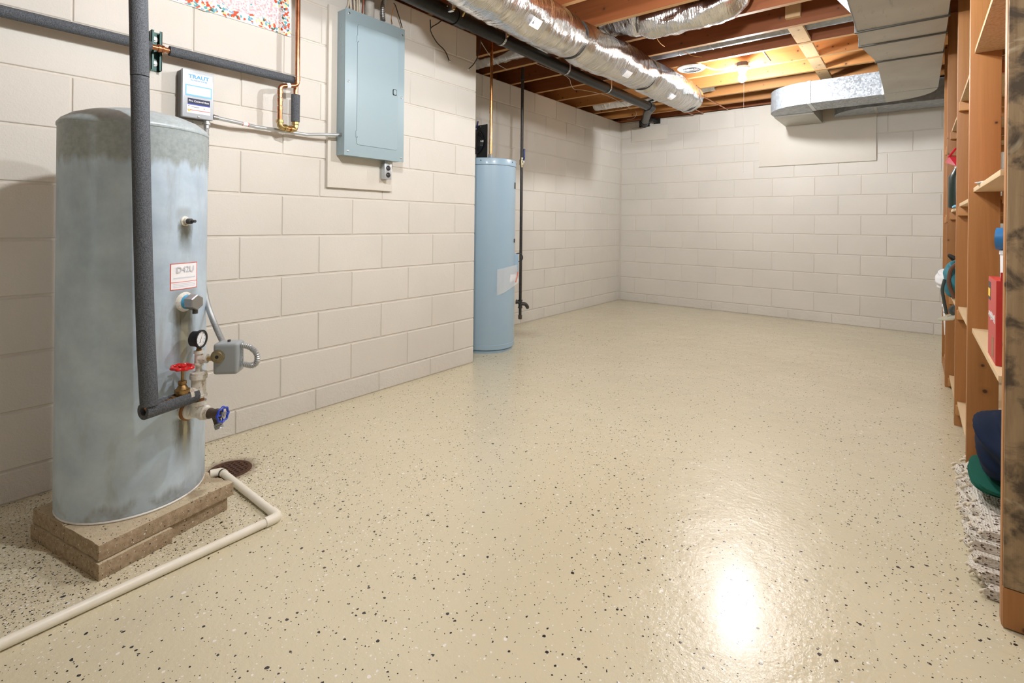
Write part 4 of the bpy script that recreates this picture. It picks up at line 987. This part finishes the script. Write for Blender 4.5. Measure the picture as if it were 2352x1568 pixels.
def duct(name, pts, R, mt, label, seg=40, amp=.004, seed=1, cat='duct', bands=(), tags=(), wobble=.008, end=None):
    rnd = random.Random(seed); P = resample(fil(pts, .12, 8), .02)
    offs = [rnd.uniform(-1, 1) for _ in P]; ph = [rnd.uniform(0, 6.28) for _ in range(7)]
    t = thing(name, label, cat, P[len(P)//2]-Vector((0, 0, R)))
    mb = MB(); x = None; rs = []; L = 0; T = []
    for i, p in enumerate(P):
        tg = (P[min(i+1, len(P)-1)]-P[max(i-1, 0)]).normalized()
        x = (x - tg*x.dot(tg)).normalized() if x else tg.cross(Vector((0, 0, 1))).normalized() if abs(tg.z) < .9 else Vector((1, 0, 0))
        y = tg.cross(x); L = .02*i
        pin = 1
        for b in bands: pin -= .10*math.exp(-((i/(len(P)-1)-b)/.018)**2)
        rr = R*pin + amp*offs[i]
        rs.append([p + (x*math.cos(a)+y*math.sin(a))*(rr + wobble*(.5*math.sin(3*a+ph[0]+L*7)+.3*math.sin(5*a+ph[1]-L*11)+.2*math.sin(9*a+ph[2]+L*31))) for a in (2*math.pi*k/seg for k in range(seg))]); T.append((p, tg, x, y, rr))
    mk('sleeve', mb.rings(rs), mt, t, smooth=50)
    for b in bands:
        i = min(len(T)-1, int(b*(len(P)-1))); p, tg, x, y, rr = T[i]
        mk('strap', MB().lathe([(-.004, rr+.004), (.004, rr+.004)], p, tg, 40), 'iron_dark', t)
    return t, T
FR = .137
FD, FT = duct('foil_duct', [(-1.75, 1.62, 2.62), (-1.755, 1.66, 2.215), (-1.765, 2.4, 2.205), (-1.755, 3.0, 2.20), (-1.712, 3.68, 2.20), (-1.675, 4.77, 2.19)], FR, 'foil_y', 'big crinkled silver foil insulated duct running under the joists toward the back wall', bands=(.44, .72, .985), seed=3)
p, tg, x, y, rr = FT[-1]; mk('end_cap', MB().lathe([(0, rr), (.012, rr-.012), (.02, .02), (.02, .001)], p, tg, 36), 'foil_y', FD)
def ducttag(T, i, ang, w, h, parent, txt=None):
    p, tg, x, y, rr = T[i]; rs = []
    for k in range(5):
        a = ang + (k/4-.5)*h/rr; d = x*math.cos(a)+y*math.sin(a)
        c = p + d*(rr+.010); rs.append([c-tg*w/2, c+tg*w/2, c+tg*w/2-d*.001, c-tg*w/2-d*.001])
    o = mk('label_tag', MB().rings(rs), 'paper', parent, smooth=30)
    if txt:
        d = x*math.cos(ang)+y*math.sin(ang); r_ = tg; u_ = d.cross(r_)
        text('tag_text', txt, .03, p+d*(rr+.012)-tg*.025, r_, u_, 'dark_ink', o)
def ftag(px_, py_):
    best = None
    for i, (p, tg, x, y, rr) in enumerate(FT):
        if p.z > 2.3: continue
        for k in range(72):
            a = 2*math.pi*k/72; nn = x*math.cos(a)+y*math.sin(a); v = p+nn*rr-CAMP
            if nn.dot(v) > 0: continue
            d = v.dot(FW); e = (1176+F*v.dot(RT)/d-px_)**2 + (CY-F*v.dot(UP)/d-py_)**2
            if best is None or e < best[0]: best = (e, i, a)
    return best[1], best[2]
for px_, py_, tx in ((1225, 52, '6'), (1440, 170, None), (1541, 222, None)):
    i, a_ = ftag(px_, py_); ducttag(FT, i, a_, .085, .05, FD, tx)
d2, T2 = duct('foil_duct', [(-1.76, 3.275, 2.478), (-1.60, 3.275, 2.455), (-1.42, 3.275, 2.395), (-1.25, 3.28, 2.375), (-1.0, 3.28, 2.372), (-.90, 3.285, 2.40), (-.875, 3.285, 2.57)], .113, 'foil_x', 'crinkled foil duct sagging in a joist bay and ending in an elbow', bands=(.30,), seed=9, wobble=.014)
d3, _ = duct('foil_duct', [(-3.05, 3.275, 2.435), (-2.5, 3.275, 2.425), (-1.97, 3.275, 2.44)], .078, 'foil_x', 'foil duct in the joist bay above the water heater', seed=11, wobble=.01)
d4, _ = duct('foil_duct', [(-2.98, 5.30, 2.405), (-2.4, 5.30, 2.40), (-1.6, 5.30, 2.43)], .060, 'foil_x', 'slim foil duct in a joist bay near the back corner', seed=12, wobble=.006)
gx0, gx1 = W(1480, 144, Z=2.40), W(1930, 44, Z=2.41)
gr = thing('round_duct', 'round galvanized duct pipe running in a joist bay toward the trunk', 'duct', (gx0+gx1)/2-Vector((0, 0, .05)))
mk('pipe', MB().tube([Vector((-2.1, 4.085, 2.437)), Vector((.05, 4.085, 2.437))], .05, 30), 'galv', gr)
for X_ in (-1.52, -1.40, -1.26, -1.2): mk('joint_ring', MB().lathe([(-.004, .052), (.0, .054), (.004, .052)], (X_, 4.085, 2.437), (1, 0, 0), 30), 'galv', gr)
# ceiling diffuser
vc = W(1588, 161, Z=2.335)
vt = thing('ceiling_diffuser', 'round white ceiling air diffuser with concentric vanes between the joists', 'vent', vc)
mk('flange', MB().lathe([(0, .078), (.004, .105), (.012, .116), (.016, .116), (.014, .108), (.020, .082), (.05, .075)], vc, (0, 0, 1), 48, caps=False), 'white', vt)
mk('throat', MB().lathe([(.040, .076), (.041, .001)], vc, (0, 0, 1), 40), 'black_matte', vt)
for r in (.060, .041, .023): mk('vane', MB().lathe([(.006, r), (.022, r-.012), (.023, r-.011), (.008, r+.001)], vc, (0, 0, 1), 40, caps=False), 'steel_dull', vt)
mk('hub', MB().lathe([(.002, .001), (.002, .010), (.01, .012)], vc, (0, 0, 1), 20), 'white_gloss', vt)
mk('neck', MB().cyl(vc+Vector((0, 0, .03)), vc+Vector((0, 0, .24)), .07, seg=32), 'galv', vt)
mk('tab', MB().box((vc.x+.01, vc.y+.09, vc.z+.01), (vc.x+.045, vc.y+.11, vc.z+.06)), 'white', vt)

# rectangular trunk and branch ducts
DZ = 2.10; DT = ZJ-.012
tr = thing('trunk_duct', 'grey galvanized rectangular trunk duct under the joists beside the shelves', 'duct', (-.07, 3.5, DZ))
secs = [(-1.6, 3.430, -.268, .120, 'trunk_section'), (3.452, 3.728, -.272, .122, 'trunk_section'), (3.734, 4.140, -.275, .122, 'trunk_taper'), (4.146, 5.165, -.214, .125, 'trunk_section')]
for i, (y0, y1, x0, x1, nm) in enumerate(secs):
    if nm == 'trunk_taper':
        mb = MB().prism([(-.275, y0, DZ), (x1, y0, DZ), (x1, y1, DZ), (-.214, y1, DZ)], (0, 0, DT-DZ))
    else: mb = MB().box((x0, y0, DZ), (x1, y1, DT))
    sec = mk(nm, mb, 'galv_dull', tr, smooth=0)
for i, y in enumerate((3.441, 3.731, 4.143)):
    x0 = (-.278, -.281, -.220)[i]; mk('slip_joint', MB().box((x0-.004, y-.0105, DZ-.006), (.128, y+.0105, DT)), 'seam_shade', tr, bevel=.002)  # lips coloured dark in place of the shade in the recessed joints
mk('seam_edge', MB().box((-.2715, -1.6, DZ-.003), (-.267, 3.43, DZ+.02)), 'galv', tr, smooth=0)
to = thing('takeoff_boot', 'bright sheet metal takeoff boot on the side of the trunk duct', 'duct', (-.32, 3.2, 2.2))
mk('sheet', MB().prism([(-.290, 2.7, 2.20), (-.290, 3.44, 2.20), (-.40, 3.44, ZJ-.005), (-.40, 2.7, ZJ-.005)], (-.004, 0, .012)), 'galv_sheet', to, smooth=0)
br = thing('branch_duct', 'galvanized rectangular branch duct with a rounded elbow end below the joists', 'duct', (-.6, 5.35, DZ-.004))
BY0, BY1, BZ0, BZ1 = 5.17, 5.52, 2.098, 2.292
mk('straight_section', MB().box((-.742, BY0, BZ0), (-.215, BY1, BZ1)), 'galv_spangle', br, smooth=0)
mk('slip_joint', MB().box((-.770, BY0-.006, BZ0-.004), (-.742, BY1+.004, BZ1+.004)), 'galv_bright', br, bevel=.002)
mk('flange', MB().box((-.232, BY0-.005, BZ0-.003), (-.2155, BY0+.01, BZ1+.004)), 'galv_bright', br, bevel=.001)
n = 14; ct = Vector((-.768, BY1, 0)); out = [Vector((-.768, BY1+.02, BZ0)), Vector((-.768, BY0, BZ0))]
for k in range(1, n+1):
    a = math.radians(90*k/n); out.append(Vector((-.768-.36*math.sin(a), BY1-.35*math.cos(a), BZ0)))
out += [Vector((-1.128, 5.60, BZ0)), Vector((-.80, 5.60, BZ0))]
mk('elbow', MB().prism(out, (0, 0, BZ1-BZ0)), 'galv', br, smooth=25)
mk('boot', MB().box((-1.122, 5.60, BZ0-.012), (-.775, 6.16, BZ1-.02)), 'galv_dull', br, smooth=0)
out = [Vector((-.215, BY0, BZ0)), Vector((.122, BY0, BZ0))]
for k in range(1, n+1):
    a = math.radians(90*k/n); out.append(Vector((.122-.337*(1-math.cos(a)), BY0+.35*math.sin(a), BZ0)))
mk('turn_section', MB().prism(out, (0, 0, BZ1-BZ0)), 'galv_dull', br, smooth=25)
b2 = thing('rear_branch_duct', 'second galvanized duct with a curved end close to the back wall', 'duct', (-.1, 5.9, 2.12))
out = [Vector((.84, 5.78, 2.125)), Vector((-.30, 5.78, 2.125))]
for k in range(1, n+1):
    a = math.radians(90*k/n); out.append(Vector((-.30-.36*math.sin(a), 6.10-.32*math.cos(a), 2.125)))
out += [Vector((-.66, 6.15, 2.125)), Vector((.84, 6.15, 2.125))]
mk('section', MB().prism(out, (0, 0, .19)), 'galv', b2, smooth=25)
mk('seam', MB().box((-.32, 5.774, 2.121), (-.30, 6.14, 2.125)), 'galv_dull', b2)
# small copper lines ending near the back wall, wires
for i, (pts, lb) in enumerate(((((1545, 244), (1590, 262)), 'thin copper line near the back wall, left one'), (((1585, 243), (1612, 258)), 'thin copper line near the back wall, middle one'), (((1640, 236), (1668, 246)), 'thin copper line near the back wall, right one'))):
    A = W(*pts[1], Y=YB-.10); t = thing('copper_line', lb, 'pipe', A, 'copper lines by the back wall')
    B = Vector((A.x-.03, A.y-.75, ZJ-.012)); A.z = min(A.z, ZJ-.012); B.z = A.z
    mk('tube', MB().tube([B, A, A+Vector((.0, .06, .0))], .007, 10), 'copper', t)
    mk('joint', MB().lathe([(-.012, .009), (.012, .009)], A+(B-A)*.25, B-A, 12), 'copper_bright', t)
wire('loose_wire', [W(1228, 145, Z=2.34), W(1300, 175, Z=2.30), W(1312, 195, Z=2.28), W(1320, 205, Z=2.27), W(1345, 208, Z=2.29), W(1400, 222, Z=2.32), W(1450, 250, Z=2.32)], .0025, 'insul_wire', 'thin grey wire drooping below the black drain pipe')
wire('loose_wire', [W(1104, 95, Z=2.35), W(1120, 120, Z=2.33), W(1140, 145, Z=2.32), W(1165, 160, Z=2.335)], .0025, 'insul_wire', 'thin grey wire slanting behind the copper riser under the joists')
wire('loose_wire', [W(1460, 255, Z=2.33), W(1462, 262, Z=2.30), W(1455, 272, Z=2.29), W(1440, 274, Z=2.32)], .002, 'insul_wire', 'thin curled wire beside the drain elbow')
for i, (a, b, lb) in enumerate((((1505, 82), (1526, 107), 'thin bare copper pigtail hanging from the joist beside the foil elbow'), ((1570, 118), (1612, 131), 'thin bare copper pigtail hanging beside the round galvanized duct'))):
    A, B = W(*a, Z=2.365), W(*b, Z=2.33); wire('wire_pigtail', [A, (A+B)/2+Vector((0, 0, -.012)), B], .0025, 'copper_bright', lb)
a = W(1750, 122, Z=2.36); hk = thing('hook_rod', 'short shiny metal rod hanging from the joist beside the lamp', 'rod', a-Vector((0, 0, .06)))
mk('rod', MB().tube([a+Vector((0, 0, .03)), W(1770, 139, Z=2.33)], .006, 10), 'steel', hk)

# ------------------------------------------------------------------ floor drain and its pipe
pz = .0135
pv = thing('pvc_drain_pipe', 'cream plastic pipe lying on the floor with an elbow, ending at the floor drain', 'pipe', (-1.66, .8, 0))
Q = [Vector((-1.640, -1.6, pz)), Vector((-1.663, .851, pz)), Vector((-2.13, .857, pz+.003))]
mk('pipe', MB().tube([Q[0], Q[1]-Vector((0, .03, 0))], .0134, 18), 'pvc', pv)
mk('pipe', MB().tube([Q[1]-Vector((.03, 0, 0)), Q[2]+Vector((.02, 0, 0))], .0134, 18), 'pvc', pv)
mk('elbow', MB().tube([Q[1]-Vector((0, .045, -.0005)), Q[1]+Vector((0, 0, .0005)), Q[1]+Vector((-.045, 0, .0005))], .0160, 20, .022), 'pvc', pv)
mk('end_elbow', MB().tube([Q[2]+Vector((.03, 0, 0)), Q[2], Q[2]+Vector((-.012, -.035, 0))], .0150, 18, .015), 'pvc', pv)
mk('black_mark', MB().lathe([(0, .0152), (.008, .0152)], Q[2]+Vector((.012, 0, 0)), (1, 0, 0), 18), 'black', pv)
dr = thing('floor_drain', 'rusty round floor drain grate in the floor beside the tank', 'drain', (-2.155, .90, 0))
mk('ring', MB().lathe([(0, .080), (.003, .078), (.004, .066), (.0015, .064)], (-2.155, .90, 0), (0, 0, 1), 40, caps=False), 'rust_dark', dr)
mk('pit', MB().lathe([(0, .066), (.001, .066)], (-2.155, .90, 0), (0, 0, 1), 32), 'hole_dark', dr)
gm = MB()
for k in range(-3, 4):
    h = math.sqrt(max(0, .064**2-(k*.018)**2)); gm.box((-2.155+k*.018-.004, .90-h, .001), (-2.155+k*.018+.004, .90+h, .0035)); gm.box((-2.155-h, .90+k*.018-.004, .001), (-2.155+h, .90+k*.018+.004, .0032))
mk('grate', gm, 'rust_dark', dr, smooth=0)

# ------------------------------------------------------------------ wooden shelving along the right wall
PY = [1.785, 2.62, 3.43, 4.22, 4.93]; FX = .160; FXS = [.1765, .157, .159, .149, .156]
sh = thing('storage_shelving', 'wooden stud shelving with particle board shelves along the right side', 'shelf', (.4, 3.4, 0))
for i, y in enumerate(PY):
    up = mk('upright', MB().box((FXS[i], y, 0), (FXS[i]+.089, y+.038, ZJ-.002)), 'stud_wood', sh, bevel=.0025)
    mk('upright', MB().box((.62, y, 0), (.709, y+.038, ZJ-.002)), 'stud_wood', sh, bevel=.0025)
mk('worn_plank', MB().box((FXS[0]+.002, PY[0]-.012, .105), (FX+.24, PY[0], ZJ-.004)), 'worn_wood', sh, bevel=.0015, label='stained and paint worn end plank')
mk('end_rail', MB().box((FXS[0]+.001, PY[0]-.0115, .004), (FX+.24, PY[0], .103)), 'stud_wood', sh, bevel=.0015)
LV = [[.178, .622, 1.158, 1.688], [.125, .606, 1.128, 1.655], [.078, .59, 1.118, 1.62], [.07, .57, 1.10, 1.60]]
for i, lv in enumerate(LV):
    for j, z in enumerate(lv):
        last = j == 3
        mk('shelf_board', MB().box((FX+(.085 if (i, j) == (0, 0) else .010), PY[i]+.0385, z-.016), (.70, PY[i+1]-.0005, z)), 'particle' if last else 'board_wood', sh, bevel=.001)
        x0 = FX+.0895 if i == 0 else FX+.004
        if not (i == 0 and last): mk('cleat', MB().box((x0, PY[i+1]-.038, z-.016-.045), (.619, PY[i+1]-.0005, z-.0165)), 'cleat_wood', sh, bevel=.001)
        mk('cleat', MB().box((FX+.02, PY[i]+.0385, z-.016-.045), (.619, PY[i]+.072, z-.0165)), 'cleat_wood', sh, bevel=.001)
mk('kick_board', MB().box((FX-.001, PY[3]+.0385, .0), (FX+.018, PY[4], .052)), 'stud_wood', sh, bevel=.001)
# things on the shelves
def P_(x, y, Y): return W(x, y, Y=Y)
def blob(name, c, size, mt, label, cat, seed, folds=.10, n=60, m_=36, squash=.55, parent=None, group=None, rotz=0., nf=6):
    """soft folded cloth: a rounded box whose skin is pleated by a few waves"""
    rnd = random.Random(seed); w = [(rnd.uniform(1, nf), rnd.uniform(0, 6.3), rnd.uniform(1, nf), rnd.uniform(.4, 1)) for _ in range(5)]
    mb = MB(); rs = []; R = rz(rotz); c = Vector(c)
    for i in range(1, m_):
        th = math.pi*i/m_; ring = []
        for k in range(n):
            a = 2*math.pi*k/n; e = squash
            sx = math.copysign(abs(math.cos(a))**e, math.cos(a)); sy = math.copysign(abs(math.sin(a))**e, math.sin(a))
            st = math.sin(th)**e; ct = math.copysign(abs(math.cos(th))**e, math.cos(th))
            d = 1 + folds*sum(q[3]*math.sin(round(q[0])*a+q[1]+q[2]*th*2) for q in w)/3
            ring.append(c + R @ Vector((size[0]*sx*st*d, size[1]*sy*st*d, -size[2]*ct*(1+.5*folds*math.sin(3*a+w[0][1])*st))))
        rs.append(ring)
    return mk(name, mb.rings(rs), mt, parent, smooth=60, label=label, cat=cat, group=group)
ct = thing('red_carton', 'tall red cardboard carton with a yellow logo standing on the nearest shelf', 'box', (.28, 2.03, .6225))
cx0, cya, cyb, cz0_, cz1_ = .176, 1.945, 2.135, .6225, .858
mk('carton_body', MB().box((cx0, cya, cz0_), (.38, cyb, cz1_)), 'carton_red', ct, bevel=.001)
mk('printed_panel', MB().box((cx0-.0006, cya+.002, cz0_+.001), (cx0, cyb-.001, cz1_-.001)), 'carton_face', ct, smooth=0)
lg = mk('logo', MB().box((cx0-.0011, cyb-.062, cz1_-.068), (cx0-.0005, cyb-.006, cz1_-.014)), 'dark_ink', ct, smooth=0)
mk('logo_field', MB().box((cx0-.0015, cyb-.054, cz1_-.058), (cx0-.001, cyb-.006, cz1_-.034)), 'yellow_ink', lg, smooth=0)
lm = MB(); rnd = random.Random(4)
for k in range(9):
    y = cyb-.018-.017*k; h = rnd.uniform(.010, .02); lm.box((cx0-.0012, y-.011, .748-h*.5-rnd.uniform(0, .006)), (cx0-.0007, y-.002, .748+h*.6))
lm.box((cx0-.0012, cyb-.16, .742), (cx0-.0007, cyb-.012, .746)); mk('white_lettering', lm, 'paper', ct, smooth=0)
mk('tape_strip', MB().box((cx0-.0012, cya+.05, cz0_+.012), (cx0-.0006, cya+.085, cz0_+.07)), 'carton_brown', ct, smooth=0)
mk('top_flap', MB().box((cx0+.008, cya+.0, cz1_), (cx0+.030, cya+.004, cz1_+.024)), 'carton_red', ct, bevel=.001)
tx_ = P_(2297, 590, cya+.09).x+.033
mk('white_tub', MB().lathe([(0, .030), (.002, .032), (.070, .033), (.071, .035), (.082, .035), (.083, .03)], (tx_, cya+.09, cz1_+.0005), (0, 0, 1), 28), 'white_plastic', label='small white tub on top of the red carton', cat='tub')
tp = thing('tape_roll', 'roll of blue tape resting on the white tub above the red carton', 'tape', (tx_, cya+.09, .942))
tc = Vector((P_(2288, 551, cya+.09).x+.019, cya+.088, .942+.032)); mk('tape', MB().lathe([(-.018, .020), (-.018, .032), (.018, .032), (.018, .020), (-.018, .020)], tc, (1, -.25, 0), 32, caps=False), 'tape_blue', tp)
mk('core', MB().lathe([(-.0185, .016), (-.0185, .0205), (.0185, .0205), (.0185, .016), (-.0185, .016)], tc, (1, -.25, 0), 28, caps=False), 'tape_core', tp)
mk('flyer', MB().add([(FX-.004, 2.36, 1.160), (FX+.05, 2.30, 1.161), (FX+.08, 2.50, 1.161), (FX+.03, 2.58, 1.160), (FX-.004, 2.36, 1.1612), (FX+.05, 2.30, 1.170), (FX+.08, 2.50, 1.1622), (FX+.03, 2.58, 1.166)], [(3, 2, 1, 0), (4, 5, 6, 7), (0, 1, 5, 4), (1, 2, 6, 5), (2, 3, 7, 6), (3, 0, 4, 7)]), 'paper', smooth=0, label='crumpled white paper on the middle shelf of the nearest bay', cat='paper')
mk('tool_case', MB().box((.30, 2.0, 1.1585), (.62, 2.45, 1.40)).box((.30, 2.0, 1.41), (.62, 2.45, 1.52)), 'carton_red', bevel=.006, label='red tool case deep on the middle shelf of the nearest bay', cat='case')
blob('navy_bag', (FX+.088, 2.23, .318), (.092, .17, .100), 'navy_cloth', 'rumpled navy blue cloth bag on the bottom shelf of the nearest bay', 'bag', 5, .22, squash=.8)
blob('green_towel', (FX+.070, 2.27, .199), (.085, .15, .018), 'green_cloth', 'folded dark green towel lying under the navy bag', 'towel', 6, .12)
rug = thing('rag_rug', 'folded cream and brown woven rag rug stuffed under the nearest shelf', 'rug', (FX+.10, 2.2, 0))
for k in range(5):
    z = .0165+.0265*k; ln = .335-.012*k; off = (-.012, -.026, -.014, -.030, -.012)[k]
    mb = MB(); rs = []
    for i in range(33):
        t = i/32; y = 1.885+.03*k+(2.56-1.885-.03*k)*t; ed = .012*math.sin(31*t+k*2.1)+.006*math.sin(77*t+k)
        wav = .004*math.sin(17*t+k); h_ = .0125
        x0 = FX+off+ed; x1 = FX+.24
        rs.append([Vector((x0, y, z+wav)), Vector((x0+.008, y, z+wav+h_)), Vector((x0+.10, y, z+wav*.6+h_)), Vector((x1, y, z+h_)), Vector((x1, y, z-h_)), Vector((x0+.10, y, z+wav*.6-h_)), Vector((x0+.008, y, z+wav-h_))])
    mk('fold', mb.rings(rs), 'rug', rug, smooth=50)
    fm = MB(); rnd = random.Random(20+k)
    for i in range(15):
        t = i/14; y = 1.895+.03*k+.62*t; x0 = FX+off+.012*math.sin(31*t+k*2.1)+.006*math.sin(77*t+k)
        fm.tube([(x0+.012, y, z+.004), (x0+.001, y-rnd.uniform(0, .006), z), (x0-.005, y-rnd.uniform(.002, .008), z-.006)], .0045, 9, .004)
    mk('fringe', fm, 'cable_cream', rug, smooth=60, kind='stuff')
# further bays, seen between the uprights
c = P_(2168, 640, 4.62); blob('white_bag', (c.x+.022, 4.62, .5705+.075), (.070, .12, .075), 'white_plastic', 'bunched white plastic bag bulging out of the far bay', 'bag', 8, .16, squash=.9)
c = P_(2184, 615, 4.0); tb = thing('teal_tote', 'teal cloth tote with brown strap and dark handles on the third bay shelf', 'bag', (c.x, 4.0, .5905))
blob('cloth', (c.x+.02, 4.0, .70), (.055, .12, .108), 'teal_cloth', None, None, 9, .2, squash=.8, parent=tb)
mk('brown_strap', MB().tube(spline([(c.x+.02, 3.86, .80), (c.x-.006, 3.87, .76), (c.x-.012, 3.87, .68), (c.x+.012, 3.87, .60)]), .010, 8), 'brown_strap', tb)
mk('dark_strap', MB().tube(spline([(c.x-.03, 3.93, .70), (c.x-.04, 3.92, .64), (c.x-.03, 3.92, .56), (c.x-.02, 3.92, .50)]), .008, 8), 'grey_cloth', tb)
mk('dark_handle', MB().tube(spline([(c.x+.005, 3.90, .82), (c.x-.012, 3.88, .845), (c.x+.015, 3.86, .83)]), .009, 8), 'black_matte', tb)
c = P_(2180, 692, 3.95); hb_ = thing('tan_cap', 'tan peaked cap with a dark green crown hanging over the third bay shelf edge', 'cap', (c.x, 3.95, .46))
bm_ = MB(); rs = []
for i in range(9):
    t = i/8; a = math.radians(-80+160*t); rs.append([Vector((c.x+.03-.085*math.cos(a), 3.95+.075*math.sin(a), 
        .480-.02*math.cos(a))), Vector((c.x+.045-.02*math.cos(a), 3.95+.075*math.sin(a), .508)), Vector((c.x+.045-.02*math.cos(a), 3.95+.075*math.sin(a), .504)), Vector((c.x+.03-.085*math.cos(a), 3.95+.075*math.sin(a), .476-.02*math.cos(a)))])
mk('peak', bm_.rings(rs), 'tan_cloth', hb_, smooth=50)
blob('crown', (c.x+.055, 3.95, .522), (.055, .085, .040), 'grey_cloth', None, None, 10, .12, squash=.9, parent=hb_)
bkx = P_(2164, 730, 4.58).x+.10
bk = thing('white_bucket', 'white plastic bucket stacked on a paint can in the far bay', 'bucket', (bkx, 4.58, .285))
mk('pail', MB().lathe([(0, .088), (.19, .098), (.192, .103), (.205, .103), (.207, .098)], (bkx, 4.58, .2725), (0, 0, 1), 36), 'white_plastic', bk)
mk('bail', MB().torus((bkx, 4.58, .40), (.3, 0, 1), .1005, .002, 36, 6), 'iron_dark', bk)
pcn = thing('paint_can', 'black paint can with yellow and orange label under the white bucket', 'can', (bkx, 4.58, .0705))
mk('can', MB().lathe([(0, .082), (.004, .085), (.010, .083), (.19, .083), (.194, .086), (.200, .086), (.2005, .07)], (bkx, 4.58, .0705), (0, 0, 1), 36), 'black', pcn)
mk('yellow_label', MB().lathe([(.115, .0838), (.145, .0838)], (bkx, 4.58, .0705), (0, 0, 1), 36), 'can_yellow', pcn); mk('orange_label', MB().lathe([(.025, .0836), (.105, .0836)], (bkx, 4.58, .0705), (0, 0, 1), 36), 'can_orange', pcn)
c = P_(2185, 362, 3.9); rt = thing('red_dustpan', 'red plastic dustpan leaning on the upper third bay shelf', 'dustpan', (c.x, 3.9, 1.39))
mk('pan', MB().add([P_(2170, 373, 3.9), P_(2196, 381, 3.88), P_(2200, 362, 3.88), P_(2180, 360, 3.9)] + [q+Vector((.01, .09, .02)) for q in (P_(2170, 373, 3.9), P_(2196, 381, 3.88), P_(2200, 362, 3.88), P_(2180, 360, 3.9))], [(3, 2, 1, 0), (4, 5, 6, 7), (0, 1, 5, 4), (1, 2, 6, 5), (2, 3, 7, 6), (3, 0, 4, 7)]), 'red_plastic', rt, smooth=0)
mk('handle', MB().tube([P_(2178, 362, 3.92), P_(2196, 340, 3.92)], .006, 8), 'red_plastic', rt)
c = P_(2187, 412, 3.9); gb_ = thing('green_bottle', 'dark green jug with a pale cap standing on the third bay shelf', 'bottle', (c.x+.03, 3.9, 1.1185))
zb1 = P_(2187, 383, 3.9).z; mk('jug', MB().lathe([(0, .042), (.006, .048), (.18, .048), (.215, .030), (.24, .018), (zb1-1.1185-.02, .018)], (c.x+.03, 3.9, 1.1185), (0, 0, 1), 24), 'green_dark', gb_)
mk('cap', MB().lathe([(0, .021), (.022, .021), (.024, .017)], (c.x+.03, 3.9, zb1-.022), (0, 0, 1), 18), 'white', gb_)
mk('magazine', MB().box((FX+.0, 3.62, 1.1187), (FX+.22, 3.86, 1.128)), 'pale_blue', bevel=.001, label='thin pale blue magazine lying on the third bay shelf', cat='magazine')
# two loose chips of concrete at the foot of the pavers
for i, (x, y) in enumerate(((165, 1290), (150, 1276))):
    p = W(x, y, Z=.006); mk('concrete_chip', MB().box((p.x-.014, p.y-.006, .0), (p.x+.012, p.y+.007, .008), rz(20+30*i), p), 'paver', bevel=.002, label=['flat chip of broken concrete at the near foot of the pavers', 'second small chip of broken concrete at the foot of the pavers'][i], cat='chip')
